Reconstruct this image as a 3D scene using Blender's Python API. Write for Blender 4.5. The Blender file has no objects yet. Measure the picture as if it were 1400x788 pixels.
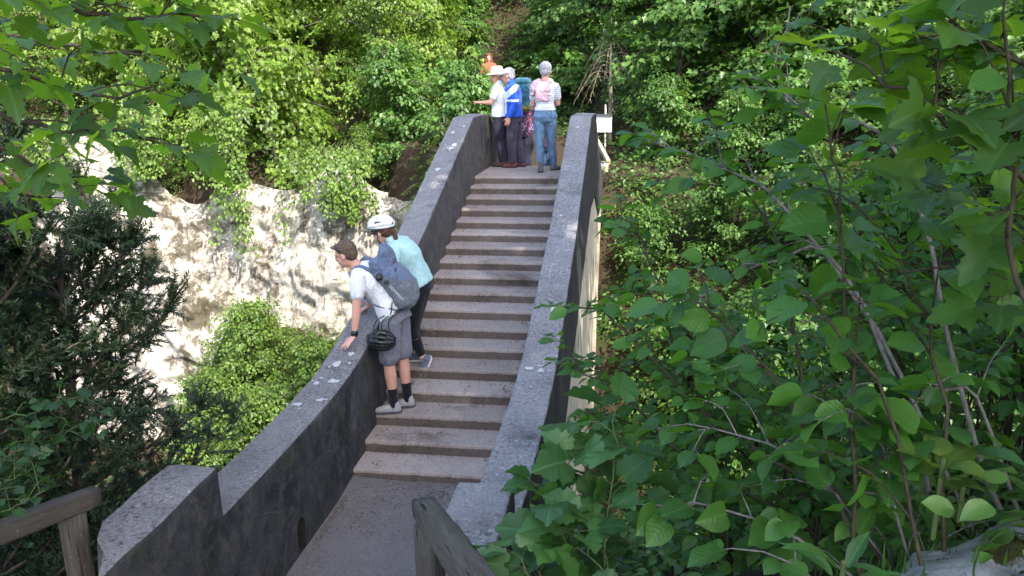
import bpy, bmesh, math, random
import numpy as np
from mathutils import Vector, Matrix
rng = np.random.default_rng(7); random.seed(7)
sc = bpy.context.scene
col = sc.collection
R_ = math.radians

# ------------------------------------------------------------------ camera
CAM = np.array([2.32345, -11.98241, 1.47766])
FW = np.array([-0.142737, 0.956688, -0.253720])
RT = np.array([0.989492, 0.143902, -0.014061])
UP = np.array([-0.023059, 0.253061, 0.967176])
FPX = 1120.0
def at(x, y, D):
    """world point that stands D metres in front of the photographer's eye, in the direction (x, y) of the photograph"""
    return CAM + D * (FW + RT * ((x - 700) / FPX) - UP * ((y - 394) / FPX))
cd = bpy.data.cameras.new('camera'); cam = bpy.data.objects.new('camera', cd); col.objects.link(cam)
M4 = Matrix(((RT[0], UP[0], -FW[0], CAM[0]), (RT[1], UP[1], -FW[1], CAM[1]), (RT[2], UP[2], -FW[2], CAM[2]), (0, 0, 0, 1)))
cam.matrix_world = M4
cd.sensor_width = 36; cd.lens = 36 * FPX / 1400; cd.clip_end = 500; cd.clip_start = 0.05
sc.camera = cam

# ------------------------------------------------------------------ object helpers
def tag(o, label=None, cat=None, group=None, kind=None):
    if label: o['label'] = label
    if cat: o['category'] = cat
    if group: o['group'] = group
    if kind: o['kind'] = kind
    return o
def empty(name, loc, label=None, cat=None, group=None):
    o = bpy.data.objects.new(name, None); col.objects.link(o); o.location = loc; o.empty_display_size = .1
    return tag(o, label, cat, group)
def link(name, me, mats, parent=None, world=True):
    o = bpy.data.objects.new(name, me); col.objects.link(o)
    if not isinstance(mats, (list, tuple)): mats = [mats]
    if not me.materials:
        for m in mats: me.materials.append(m)
    if parent is not None:
        o.parent = parent
        if world: o.matrix_parent_inverse = Matrix.Translation(-Vector(parent.location)) if parent.parent is None else Matrix.Identity(4)
    return o
def copy_tree(o, parent=None):
    c = o.copy(); col.objects.link(c)
    if parent is not None: c.parent = parent
    for ch in [x for x in bpy.data.objects if x.parent == o]: copy_tree(ch, c)
    return c
def smooth(me, on=True):
    me.polygons.foreach_set('use_smooth', [on] * len(me.polygons)); return me

class MB:
    """collects boxes, tubes, lofts and ellipsoids, and links them as one mesh object"""
    def __init__(s): s.v = []; s.f = []; s.m = []
    def add(s, v, f, m=0):
        b = len(s.v); s.v += [tuple(p) for p in v]; s.f += [tuple(b + i for i in q) for q in f]; s.m += [m] * len(f)
    def box(s, c, size, X=(1, 0, 0), Y=(0, 1, 0), Z=(0, 0, 1), m=0):
        c, X, Y, Z = [np.array(q, float) for q in (c, X, Y, Z)]
        v = [c + X * size[0] / 2 * i + Y * size[1] / 2 * j + Z * size[2] / 2 * k for i in (-1, 1) for j in (-1, 1) for k in (-1, 1)]
        s.add(v, [(0, 1, 3, 2), (4, 6, 7, 5), (0, 4, 5, 1), (2, 3, 7, 6), (0, 2, 6, 4), (1, 5, 7, 3)], m)
    def tube(s, pts, rad, n=8, m=0, cap=True):
        pts = [np.array(p, float) for p in pts]; k = len(pts)
        if np.isscalar(rad): rad = [rad] * k
        T = [pts[min(i + 1, k - 1)] - pts[max(i - 1, 0)] for i in range(k)]
        T = [t / (np.linalg.norm(t) + 1e-9) for t in T]
        a = np.cross(T[0], (0, 0, 1.)); 
        if np.linalg.norm(a) < .1: a = np.cross(T[0], (1., 0, 0))
        rings = []
        ext_p, ext_r, ext_t = [], [], []
        if cap:
            ext_p = [pts[0] - T[0] * rad[0] * .75, pts[0] - T[0] * rad[0] * .45] + pts + [pts[-1] + T[-1] * rad[-1] * .45, pts[-1] + T[-1] * rad[-1] * .75]
            ext_r = [rad[0] * .45, rad[0] * .85] + list(rad) + [rad[-1] * .85, rad[-1] * .45]
            ext_t = [T[0], T[0]] + T + [T[-1], T[-1]]
        else: ext_p, ext_r, ext_t = pts, rad, T
        v = []
        for p, r, t in zip(ext_p, ext_r, ext_t):
            a = a - t * (a @ t); a /= np.linalg.norm(a) + 1e-9; b = np.cross(t, a)
            v += [p + (a * math.cos(2 * math.pi * i / n) + b * math.sin(2 * math.pi * i / n)) * r for i in range(n)]
        K = len(ext_p)
        f = [(i * n + j, i * n + (j + 1) % n, (i + 1) * n + (j + 1) % n, (i + 1) * n + j) for i in range(K - 1) for j in range(n)]
        f += [tuple(reversed(range(n))), tuple(range((K - 1) * n, K * n))]
        s.add(v, f, m)
    def loft(s, secs, n=16, m=0, p=2.0):
        """secs: (centre, xvec, yvec) half-axes of superellipse sections"""
        v = []
        for c, X, Y in secs:
            c, X, Y = [np.array(q, float) for q in (c, X, Y)]
            for i in range(n):
                a = 2 * math.pi * i / n; ca, sa = math.cos(a), math.sin(a)
                v.append(c + X * math.copysign(abs(ca) ** (2 / p), ca) + Y * math.copysign(abs(sa) ** (2 / p), sa))
        K = len(secs)
        f = [(i * n + j, i * n + (j + 1) % n, (i + 1) * n + (j + 1) % n, (i + 1) * n + j) for i in range(K - 1) for j in range(n)]
        f += [tuple(reversed(range(n))), tuple(range((K - 1) * n, K * n))]
        s.add(v, f, m)
    def ell(s, c, ax, nu=14, nv=9, m=0):
        c = np.array(c, float); ax = [np.array(q, float) for q in ax]
        v = [c - ax[2]]
        for i in range(1, nv):
            t = -math.pi / 2 + math.pi * i / nv
            for j in range(nu):
                a = 2 * math.pi * j / nu
                v.append(c + math.cos(t) * (math.cos(a) * ax[0] + math.sin(a) * ax[1]) + math.sin(t) * ax[2])
        v.append(c + ax[2]); f = []
        for j in range(nu): f.append((0, 1 + (j + 1) % nu, 1 + j))
        for i in range(nv - 2):
            for j in range(nu):
                a = 1 + i * nu; f.append((a + j, a + (j + 1) % nu, a + nu + (j + 1) % nu, a + nu + j))
        L = len(v) - 1; a = 1 + (nv - 2) * nu
        for j in range(nu): f.append((a + j, a + (j + 1) % nu, L))
        s.add(v, f, m)
    def mesh(s, name='mesh'):
        me = bpy.data.meshes.new(name); me.from_pydata([tuple(map(float, p)) for p in s.v], [], s.f)
        me.polygons.foreach_set('material_index', s.m)
        bm = bmesh.new(); bm.from_mesh(me); bmesh.ops.recalc_face_normals(bm, faces=bm.faces); bm.to_mesh(me); bm.free()
        return me
    def build(s, name, mats, parent=None, sm=False):
        me = s.mesh(name)
        if sm: smooth(me)
        return link(name, me, mats, parent)
    def remesh(s, name, mats, parent=None, vox=.008, it=4, disp=0, dsize=.12, seed=0, keepmat=None):
        """merge everything into one continuous skin"""
        me = s.mesh(name); o = bpy.data.objects.new('tmp', me); col.objects.link(o)
        r = o.modifiers.new('r', 'REMESH'); r.mode = 'VOXEL'; r.voxel_size = vox; r.use_smooth_shade = True
        if it:
            q = o.modifiers.new('s', 'SMOOTH'); q.factor = .5; q.iterations = it
        if disp:
            t = bpy.data.textures.new('folds', 'CLOUDS'); t.noise_scale = dsize; t.noise_depth = 2
            d = o.modifiers.new('d', 'DISPLACE'); d.texture = t; d.strength = disp; d.mid_level = .5; d.texture_coords = 'GLOBAL'
        dg = bpy.context.evaluated_depsgraph_get(); dg.update()
        ne = bpy.data.meshes.new_from_object(o.evaluated_get(dg), depsgraph=dg)
        bpy.data.objects.remove(o); smooth(ne); ne.materials.clear(); ne.name = name
        if keepmat is not None:
            c = np.zeros(len(ne.polygons) * 3); ne.polygons.foreach_get('center', c); c = c.reshape(-1, 3)
            ne.polygons.foreach_set('material_index', keepmat(c).astype(int))
        return link(name, ne, mats, parent)

# ------------------------------------------------------------------ materials
class NT:
    def __init__(s, name):
        s.m = bpy.data.materials.new(name); s.m.use_nodes = True; s.t = s.m.node_tree; s.n = s.t.nodes; s.l = s.t.links
        s.p = s.n['Principled BSDF']; s.out = s.n['Material Output']
    def new(s, k, **kw):
        q = s.n.new(k)
        for a, b in kw.items(): setattr(q, a, b)
        return q
    def set(s, sock, v):
        if isinstance(v, bpy.types.NodeSocket): s.l.new(v, sock)
        else: sock.default_value = v if not (isinstance(v, tuple) and len(v) == 3 and sock.type == 'RGBA') else (*v, 1)
    def coord(s, kind='Object'): return s.new('ShaderNodeTexCoord').outputs[kind]
    def mapping(s, vec, scale=(1, 1, 1), rot=(0, 0, 0)):
        q = s.new('ShaderNodeMapping'); s.set(q.inputs[0], vec); q.inputs['Scale'].default_value = scale; q.inputs['Rotation'].default_value = rot; return q.outputs[0]
    def noise(s, scale, detail=6, rough=.6, vec=None, dist=0):
        q = s.new('ShaderNodeTexNoise'); q.inputs['Scale'].default_value = scale; q.inputs['Detail'].default_value = detail
        q.inputs['Roughness'].default_value = rough; q.inputs['Distortion'].default_value = dist
        if vec is not None: s.set(q.inputs['Vector'], vec)
        return q.outputs[0]
    def vor(s, scale, vec=None, feature='F1', out=0):
        q = s.new('ShaderNodeTexVoronoi', feature=feature); q.inputs['Scale'].default_value = scale
        if vec is not None: s.set(q.inputs['Vector'], vec)
        return q.outputs[out]
    def ramp(s, v, a, b, ca=(0, 0, 0), cb=(1, 1, 1), interp='LINEAR'):
        q = s.new('ShaderNodeValToRGB'); s.set(q.inputs[0], v); e = q.color_ramp.elements; q.color_ramp.interpolation = interp
        e[0].position = a; e[1].position = b; e[0].color = (*ca, 1); e[1].color = (*cb, 1); return q.outputs[0]
    def mix(s, f, a, b, mode='MIX'):
        q = s.new('ShaderNodeMix', data_type='RGBA', blend_type=mode); s.set(q.inputs[0], f); s.set(q.inputs[6], a); s.set(q.inputs[7], b); return q.outputs[2]
    def math(s, op, a, b=0.0):
        q = s.new('ShaderNodeMath', operation=op); s.set(q.inputs[0], a); s.set(q.inputs[1], b); return q.outputs[0]
    def bump(s, h, strength=.4, dist=.02):
        q = s.new('ShaderNodeBump'); q.inputs['Strength'].default_value = strength; q.inputs['Distance'].default_value = dist
        s.set(q.inputs['Height'], h); s.l.new(q.outputs[0], s.p.inputs['Normal']); return q.outputs[0]
    def fin(s, colr, rough=.85, spec=.3):
        s.set(s.p.inputs['Base Color'], colr); s.set(s.p.inputs['Roughness'], rough); s.p.inputs['Specular IOR Level'].default_value = spec; return s.m

def mat_plain(name, c, rough=.7, spec=.3, var=.15, scale=30, bump=.15, bs=120):
    t = NT(name); v = t.coord(); n = t.noise(scale, 4, vec=v)
    a = tuple(max(0, x * (1 - var)) for x in c); b = tuple(min(1, x * (1 + var)) for x in c)
    if bump: t.bump(t.noise(bs, 3, vec=v), bump, .004)
    return t.fin(t.ramp(n, .3, .7, a, b), rough, spec)
def mat_cloth(name, c, var=.1, fold=.5, rough=.9):
    t = NT(name); v = t.coord(); n = t.noise(9, 3, vec=v, dist=.6)
    a = tuple(max(0, x * (1 - var)) for x in c); b = tuple(min(1, x * (1 + var)) for x in c)
    h = t.math('ADD', t.noise(17, 3, .55, vec=t.mapping(v, (1, 1, .55)), dist=1.6), t.math('MULTIPLY', t.noise(420, 1, vec=v), .05))
    t.bump(h, min(1, fold * 1.2), .04); t.p.inputs['Sheen Weight'].default_value = .15
    return t.fin(t.ramp(n, .3, .7, a, b), rough, .15)
def mat_skin(name, c):
    t = NT(name); v = t.coord(); n = t.noise(25, 4, vec=v)
    t.bump(t.noise(160, 2, vec=v), .1, .003); t.p.inputs['Subsurface Weight'].default_value = .08; t.p.inputs['Subsurface Radius'].default_value = (.02, .008, .004)
    return t.fin(t.ramp(n, .3, .75, c, (min(1, c[0] * 1.12), c[1] * .88, c[2] * .85)), .5, .35)
def mat_concrete(name, dark, light, stain, stain_amt, lichen=.0, streak=False, moss=0, drip=0):
    t = NT(name); v = t.coord()
    base = t.ramp(t.noise(2.2, 8, .7, vec=v), .3, .7, dark, light)
    fine = t.noise(60, 6, .75, vec=v)
    base = t.mix(t.ramp(fine, .42, .62), base, t.mix(.5, base, tuple(x * 1.6 for x in light)))
    if streak:
        vs = t.mapping(v, (7, 7, .35)); sm = t.ramp(t.noise(1.6, 7, .7, vec=vs), .5 - stain_amt, .72 - stain_amt)
    else:
        sm = t.ramp(t.noise(1.3, 9, .72, vec=v, dist=.5), .62 - stain_amt, .75 - stain_amt * .6)
    base = t.mix(sm, base, stain)
    if lichen:   # small pale crustose spots
        zone = t.ramp(t.noise(.9, 4, vec=v), .44, .56)
        lm = t.ramp(t.noise(30, 9, .76, vec=v, dist=.15), .55, .64); n2 = t.ramp(t.noise(3.3, 6, .7, vec=v), .45, .6)
        dk = t.ramp(t.noise(34, 9, .78, vec=t.mapping(v, (1, 1, 1), (.4, .2, 1.1)), dist=.15), .50, .62)
        base = t.mix(t.math('MULTIPLY', dk, t.math('ADD', .3, t.math('MULTIPLY', zone, .65))), base, (.042, .041, .046))
        base = t.mix(t.math('MULTIPLY', t.math('MULTIPLY', lm, n2), lichen), base, (.46, .46, .44))
    if drip:   # pale lime runs, scratches and mottled growth
        base = t.mix(t.math('MULTIPLY', t.ramp(t.noise(4.5, 9, .78, vec=v, dist=.4), .48, .68), .45), base, (.13, .125, .115))
        sc_l = t.ramp(t.vor(1.7, t.mapping(v, (1, .8, 1), (.5, 0, 0)), 'DISTANCE_TO_EDGE'), .0, .008, (1, 1, 1), (0, 0, 0)); base = t.mix(t.math('MULTIPLY', sc_l, t.ramp(t.noise(2.5, 4, vec=v), .45, .6)), base, (.15, .142, .13))
        base = t.mix(t.math('MULTIPLY', t.ramp(t.noise(5.5, 9, .75, vec=v, dist=.4), .50, .66), .55), base, (.17, .16, .15))
        dr = t.math('MULTIPLY', t.ramp(t.noise(2.0, 8, .75, vec=t.mapping(v, (3, 3, .5))), .56, .70), t.ramp(t.noise(1.7, 4, vec=v), .42, .6)); base = t.mix(t.math('MULTIPLY', dr, drip), base, (.17, .155, .14))
        base = t.mix(t.ramp(t.noise(7, 9, .75, vec=v), .5, .7), base, t.mix(.75, base, (.012, .013, .016)))
    if moss:
        mm = t.ramp(t.noise(3.1, 7, .7, vec=v), .6 - moss * .2, .68); base = t.mix(t.math('MULTIPLY', mm, .8), base, (.05, .06, .02))
    ck = t.ramp(t.vor(1.1, t.mapping(v, (1, 1, .8)), 'DISTANCE_TO_EDGE'), .0, .006, (1, 1, 1), (0, 0, 0))
    t.bump(t.math('ADD', fine, t.math('MULTIPLY', t.noise(9, 6, .7, vec=v), 1.3)), .55, .015)
    oi = t.new('ShaderNodeObjectInfo'); base = t.mix(1.0, base, t.ramp(oi.outputs['Random'], 0, 1, (.84, .82, .80), (1.1, 1.1, 1.1)), 'MULTIPLY')
    return t.fin(base, .9, .25)

def mat_leaf(name, c, tr, tf=.35, var=.35, rough=.42, vein=.5, spec=.4, side=1.0):
    t = NT(name)
    at_ = t.new('ShaderNodeAttribute', attribute_name='tint'); f = at_.outputs['Fac']
    ca = tuple(x * (1 - var) for x in c); cb = (c[0] * (1 + var * 1.5), c[1] * (1 + var), c[2] * (1 + var * .3))
    base = t.ramp(f, 0, 1, ca, cb); trc = t.ramp(f, 0, 1, tuple(x * (1 - var) for x in tr), tuple(min(1, x * (1 + var)) for x in tr))
    if vein:
        uv = t.new('ShaderNodeAttribute', attribute_name='luv').outputs['Vector']
        sp = t.new('ShaderNodeSeparateXYZ'); t.l.new(uv, sp.inputs[0]); ax = t.math('ABSOLUTE', sp.outputs[0])
        mid = t.ramp(ax, .012, .035, (1, 1, 1), (0, 0, 0))
        ph = t.math('MULTIPLY', t.math('SUBTRACT', sp.outputs[1], t.math('MULTIPLY', ax, .75)), 40.0)
        sv = t.ramp(t.math('SINE', ph), .90, 1.0); vm = t.math('MAXIMUM', mid, t.math('MULTIPLY', sv, .32 * side))
        base = t.mix(t.math('MULTIPLY', vm, vein), base, tuple(min(1, x * 1.8) for x in c))
        blot = t.noise(6, 5, vec=uv); base = t.mix(t.ramp(blot, .60, .72), base, tuple(x * .7 for x in c)); base = t.mix(t.ramp(t.noise(11, 3, vec=uv), .72, .75), base, (.10, .065, .025))
        q = t.new('ShaderNodeBump'); q.inputs['Strength'].default_value = .14; q.inputs['Distance'].default_value = .003
        t.set(q.inputs['Height'], t.math('MULTIPLY', t.math('ADD', t.math('MULTIPLY', t.math('SINE', ph), side), t.math('ADD', t.math('MULTIPLY', mid, -1.5), t.noise(9, 3, vec=uv))), 1.0)); t.l.new(q.outputs[0], t.p.inputs['Normal'])
    t.fin(base, rough, spec)
    tl = t.new('ShaderNodeBsdfTranslucent'); t.set(tl.inputs[0], trc)
    mx = t.new('ShaderNodeMixShader'); mx.inputs[0].default_value = tf
    t.l.new(t.p.outputs[0], mx.inputs[1]); t.l.new(tl.outputs[0], mx.inputs[2]); t.l.new(mx.outputs[0], t.out.inputs[0])
    return t.m
def mat_bark(name, a, b, sc_=20):
    t = NT(name); v = t.coord(); n = t.noise(sc_, 6, .7, vec=t.mapping(v, (1, 1, .3)))
    t.bump(n, .7, .01); return t.fin(t.ramp(n, .35, .7, a, b), .85, .2)
def mat_wood(name, a, b):
    t = NT(name); uv = t.new('ShaderNodeAttribute', attribute_name='grain').outputs['Vector']
    n = t.noise(3.0, 8, .7, vec=t.mapping(uv, (1.6, 24, 24)), dist=.3); ck = t.ramp(t.noise(2.6, 6, .7, vec=t.mapping(uv, (.9, 17, 17)), dist=.25), .35, .40, (1, 1, 1), (0, 0, 0))
    spk = t.ramp(t.noise(40, 3, vec=uv), .66, .74)
    c = t.mix(ck, t.ramp(n, .3, .7, a, b), tuple(x * .25 for x in a)); c = t.mix(t.math('MULTIPLY', spk, .4), c, (.4, .4, .38))
    t.bump(t.math('SUBTRACT', n, t.math('MULTIPLY', ck, 1.5)), .8, .01); return t.fin(c, .85, .2)

M = {}
M['deck'] = mat_concrete('path concrete', (.118, .107, .104), (.20, .185, .18), (.07, .06, .056), .08)
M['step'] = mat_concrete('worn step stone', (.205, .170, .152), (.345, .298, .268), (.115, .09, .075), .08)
M['riser'] = mat_concrete('shade toned riser stone', (.075, .060, .052), (.15, .122, .105), (.045, .037, .031), .1)  # risers get less skylight than treads: that shade is put into the colour
M['coping'] = mat_concrete('weathered coping', (.125, .118, .120), (.235, .222, .225), (.05, .05, .053), .08, lichen=.95)
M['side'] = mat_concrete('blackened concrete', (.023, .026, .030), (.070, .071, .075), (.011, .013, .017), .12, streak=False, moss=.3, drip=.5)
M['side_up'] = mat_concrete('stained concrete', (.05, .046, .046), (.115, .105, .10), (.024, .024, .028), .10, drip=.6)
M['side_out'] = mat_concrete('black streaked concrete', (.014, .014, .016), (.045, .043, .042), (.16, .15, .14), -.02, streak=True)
M['spandrel'] = mat_concrete('pale spandrel stone', (.38, .33, .25), (.62, .56, .45), (.12, .10, .06), .05, moss=.35)
M['lichen'] = mat_plain('white lichen', (.44, .44, .42), .95, .1, .35, 60)
M['hole'] = mat_plain('dark hole', (.03, .03, .028))  # plain dark grey for the drain hole's inner faces and the chin straps
M['wood'] = mat_wood('weathered rail wood', (.055, .046, .037), (.125, .110, .092))
M['woodpale'] = mat_wood('pale rail wood', (.30, .25, .17), (.5, .43, .31))
M['bark'] = mat_bark('bark', (.045, .035, .028), (.14, .12, .10))
M['twig'] = mat_bark('young twig bark', (.03, .024, .015), (.085, .07, .045), 60)
M['leaf_deep'] = mat_leaf('deep green bramble leaf', (.022, .062, .02), (.06, .15, .015), .28)  # darker green for the trailing bramble on the left
M['twigpale'] = mat_bark('pale twig bark', (.09, .08, .07), (.22, .20, .18), 50)
M['stemgreen'] = mat_plain('green stem', (.07, .10, .03), .6)
M['drytwig'] = mat_bark('dry dead twigs', (.22, .17, .12), (.38, .31, .23), 30)
M['leaf_hazel'] = mat_leaf('hazel leaf', (.044, .128, .026), (.17, .36, .02), .42)
M['leaf_dog'] = mat_leaf('dogwood leaf', (.047, .138, .028), (.18, .38, .02), .44, rough=.45)
M['leaf_maple'] = mat_leaf('maple leaf', (.045, .115, .035), (.28, .47, .02), .58, rough=.42, side=.12)
M['leaf_bramble'] = mat_leaf('lobed herb leaf', (.045, .125, .036), (.12, .28, .03), .30, side=.3)
M['leaf_yellow'] = mat_leaf('yellowing leaf', (.065, .125, .025), (.20, .30, .03), .36)
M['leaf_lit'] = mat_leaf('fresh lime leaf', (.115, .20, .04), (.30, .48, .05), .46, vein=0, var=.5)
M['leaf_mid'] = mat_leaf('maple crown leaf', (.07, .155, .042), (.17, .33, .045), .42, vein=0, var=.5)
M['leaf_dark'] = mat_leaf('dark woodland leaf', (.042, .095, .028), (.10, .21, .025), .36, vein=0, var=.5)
M['leaf_cover'] = mat_leaf('ground herb leaf', (.062, .145, .038), (.13, .27, .03), .32, vein=0, var=.55)
M['leaf_creep'] = mat_leaf('creeper leaf', (.10, .18, .042), (.26, .42, .05), .44, vein=0, var=.5)
M['needle'] = mat_leaf('yew needle', (.022, .048, .022), (.05, .10, .02), .2, vein=0, var=.5, rough=.5)
M['needle_spruce'] = mat_leaf('spruce needle', (.06, .10, .02), (.14, .20, .03), .2, vein=0, var=.5)

# ------------------------------------------------------------------ leaves
def tmpl(kind):
    if kind == 'ovate':
        ts = [0, .06, .15, .27, .4, .54, .68, .8, .9, 1.0]; ws = [0, .13, .25, .325, .35, .335, .275, .19, .10, 0]
    elif kind == 'hazel':
        ts = [0, .03, .10, .2, .32, .45, .58, .70, .80, .88, 1.0]; ws = [0, .19, .31, .385, .40, .41, .375, .33, .225, .14, 0]
    elif kind == 'long':
        ts = [0, .08, .2, .35, .5, .65, .8, .9, 1.0]; ws = [0, .07, .13, .17, .185, .17, .12, .06, 0]
    if kind in ('ovate', 'hazel', 'long'):
        v = [(0, 0)]; f = []
        for t, w in list(zip(ts, ws))[1:-1]:
            v += [(-w, t - .012), (-w * .52, t + .0), (0, t + .01), (w * .52, t), (w, t - .012)]
        v.append((0, 1)); k = len(ts) - 2
        for j in range(4): f.append((0, 2 + j, 1 + j))
        for i in range(k - 1):
            a = 1 + 5 * i
            for j in range(4): f.append((a + j, a + j + 1, a + 6 + j, a + 5 + j))
        a = 1 + 5 * (k - 1); L = len(v) - 1
        for j in range(4): f.append((a + j, a + j + 1, L))
        return np.array(v), f
    if kind in ('maple', 'lobed'):
        half = [(.03, .02), (.10, -.07), (.22, -.05), (.30, .0), (.44, .02), (.33, .10), (.36, .17), (.47, .24), (.58, .40), (.46, .40), (.41, .47), (.31, .46), (.22, .50), (.27, .60), (.22, .66), (.24, .78), (.13, .80), (.09, .90)] if kind == 'maple' else \
               [(.03, .03), (.12, -.12), (.27, -.14), (.33, -.05), (.46, .0), (.43, .10), (.52, .17), (.50, .30), (.53, .42), (.42, .46), (.36, .50), (.40, .60), (.36, .70), (.28, .72), (.22, .80), (.12, .84), (.09, .93)]
        out = half + [(0, 1.0)] + [(-x, y) for x, y in reversed(half)]
        n = len(out); v = out + [(x * .55, .32 + (y - .32) * .55) for x, y in out] + [(0, .3), (0, .0)]
        c = 2 * n; f = []
        for i in range(n - 1):
            f.append((i, n + i, n + i + 1, i + 1)); f.append((n + i, c, n + i + 1))
        f.append((0, c + 1, c, n)); f.append((c + 1, n - 1, 2 * n - 1, c))
        return np.array(v), f
    if kind == 'far':
        return np.array([(0, 0), (.33, .3), (.3, .62), (0, 1), (-.3, .62), (-.33, .3)]), [(0, 1, 2, 3), (0, 3, 4, 5)]
    if kind == 'farmaple':
        return np.array([(0, 0), (.42, .05), (.28, .28), (.55, .5), (.22, .55), (0, 1), (-.22, .55), (-.55, .5), (-.28, .28), (-.42, .05)]), [(0, 1, 2, 3, 4, 5), (0, 5, 6, 7, 8, 9)]
    if kind == 'needle':
        return np.array([(-.09, 0), (.09, 0), (.06, 1), (-.06, 1)]), [(0, 1, 2, 3)]
TM = {k: tmpl(k) for k in ('ovate', 'hazel', 'long', 'maple', 'lobed', 'far', 'farmaple', 'needle')}
def unit(a): return a / (np.linalg.norm(a, axis=-1, keepdims=True) + 1e-9)
def leaf_mesh(name, kind, P, A, N, S, fold=(.05, .35), droop=(.05, .35), wav=.02, tint=None, wscale=None):
    """one mesh of many leaves: base points P, axes A, up-normals N, lengths S"""
    P, A, N, S = [np.asarray(q, float) for q in (P, A, N, S)]
    v, f = TM[kind]; m = len(P); k = len(v)
    A = unit(A); N = N - A * (N * A).sum(1, keepdims=True); N = unit(N); X = np.cross(A, N)
    fo = rng.uniform(*fold, m)[:, None]; dr = rng.uniform(*droop, m)[:, None]; tw = rng.normal(0, .25, m)[:, None]
    x, y = v[None, :, 0], v[None, :, 1]
    xx = x * (1 if wscale is None else wscale[:, None])
    z = fo * np.abs(x) - dr * y * y + tw * x * y * .6 + wav * np.sin(y * 13 + x * 9 + rng.uniform(0, 6, (m, 1))) * (np.abs(x) * 3)
    side = rng.normal(0, .08, m)[:, None] * y * y
    V = P[:, None] + S[:, None, None] * ((xx + side)[..., None] * X[:, None] + y[..., None] * A[:, None] + z[..., None] * N[:, None])
    me = bpy.data.meshes.new(name)
    ls = [len(q) for q in f]; idx = np.concatenate([np.array(q) for q in f]); nl = len(idx)
    me.vertices.add(m * k); me.vertices.foreach_set('co', V.reshape(-1).astype(np.float32))
    loops = (idx[None] + (np.arange(m) * k)[:, None]).reshape(-1)
    me.loops.add(len(loops)); me.loops.foreach_set('vertex_index', loops.astype(np.int32))
    st = np.concatenate([[0], np.cumsum(ls)[:-1]]); me.polygons.add(m * len(f))
    me.polygons.foreach_set('loop_start', (st[None] + (np.arange(m) * nl)[:, None]).reshape(-1).astype(np.int32))
    me.update(calc_edges=True)
    if kind not in ('needle',): smooth(me)
    t = rng.uniform(0, 1, m) if tint is None else np.clip(tint, 0, 1)
    a = me.attributes.new('tint', 'FLOAT', 'POINT'); a.data.foreach_set('value', np.repeat(t, k).astype(np.float32))
    if k > 10:
        uv = np.zeros((m, k, 3), np.float32); uv[..., 0] = x; uv[..., 1] = y; uv[..., 2] = t[:, None] * 9
        b = me.attributes.new('luv', 'FLOAT_VECTOR', 'POINT'); b.data.foreach_set('vector', uv.reshape(-1))
    me.validate(); return me
def spline(pts, n):
    """Catmull-Rom through the points"""
    p = np.array(pts, float)
    if len(p) == 2: return p[0] + (p[1] - p[0]) * np.linspace(0, 1, n)[:, None]
    p = np.vstack([2 * p[0] - p[1], p, 2 * p[-1] - p[-2]]); k = len(p) - 3; out = []
    for u in np.linspace(0, k - 1e-6, n):
        i = int(u); t = u - i; a, b, c, d = p[i:i + 4]
        out.append(.5 * ((2 * b) + (-a + c) * t + (2 * a - 5 * b + 4 * c - d) * t * t + (-a + 3 * b - 3 * c + d) * t ** 3))
    return np.array(out)
def plen(p): return np.linalg.norm(np.diff(p, axis=0), axis=1).sum()

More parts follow.
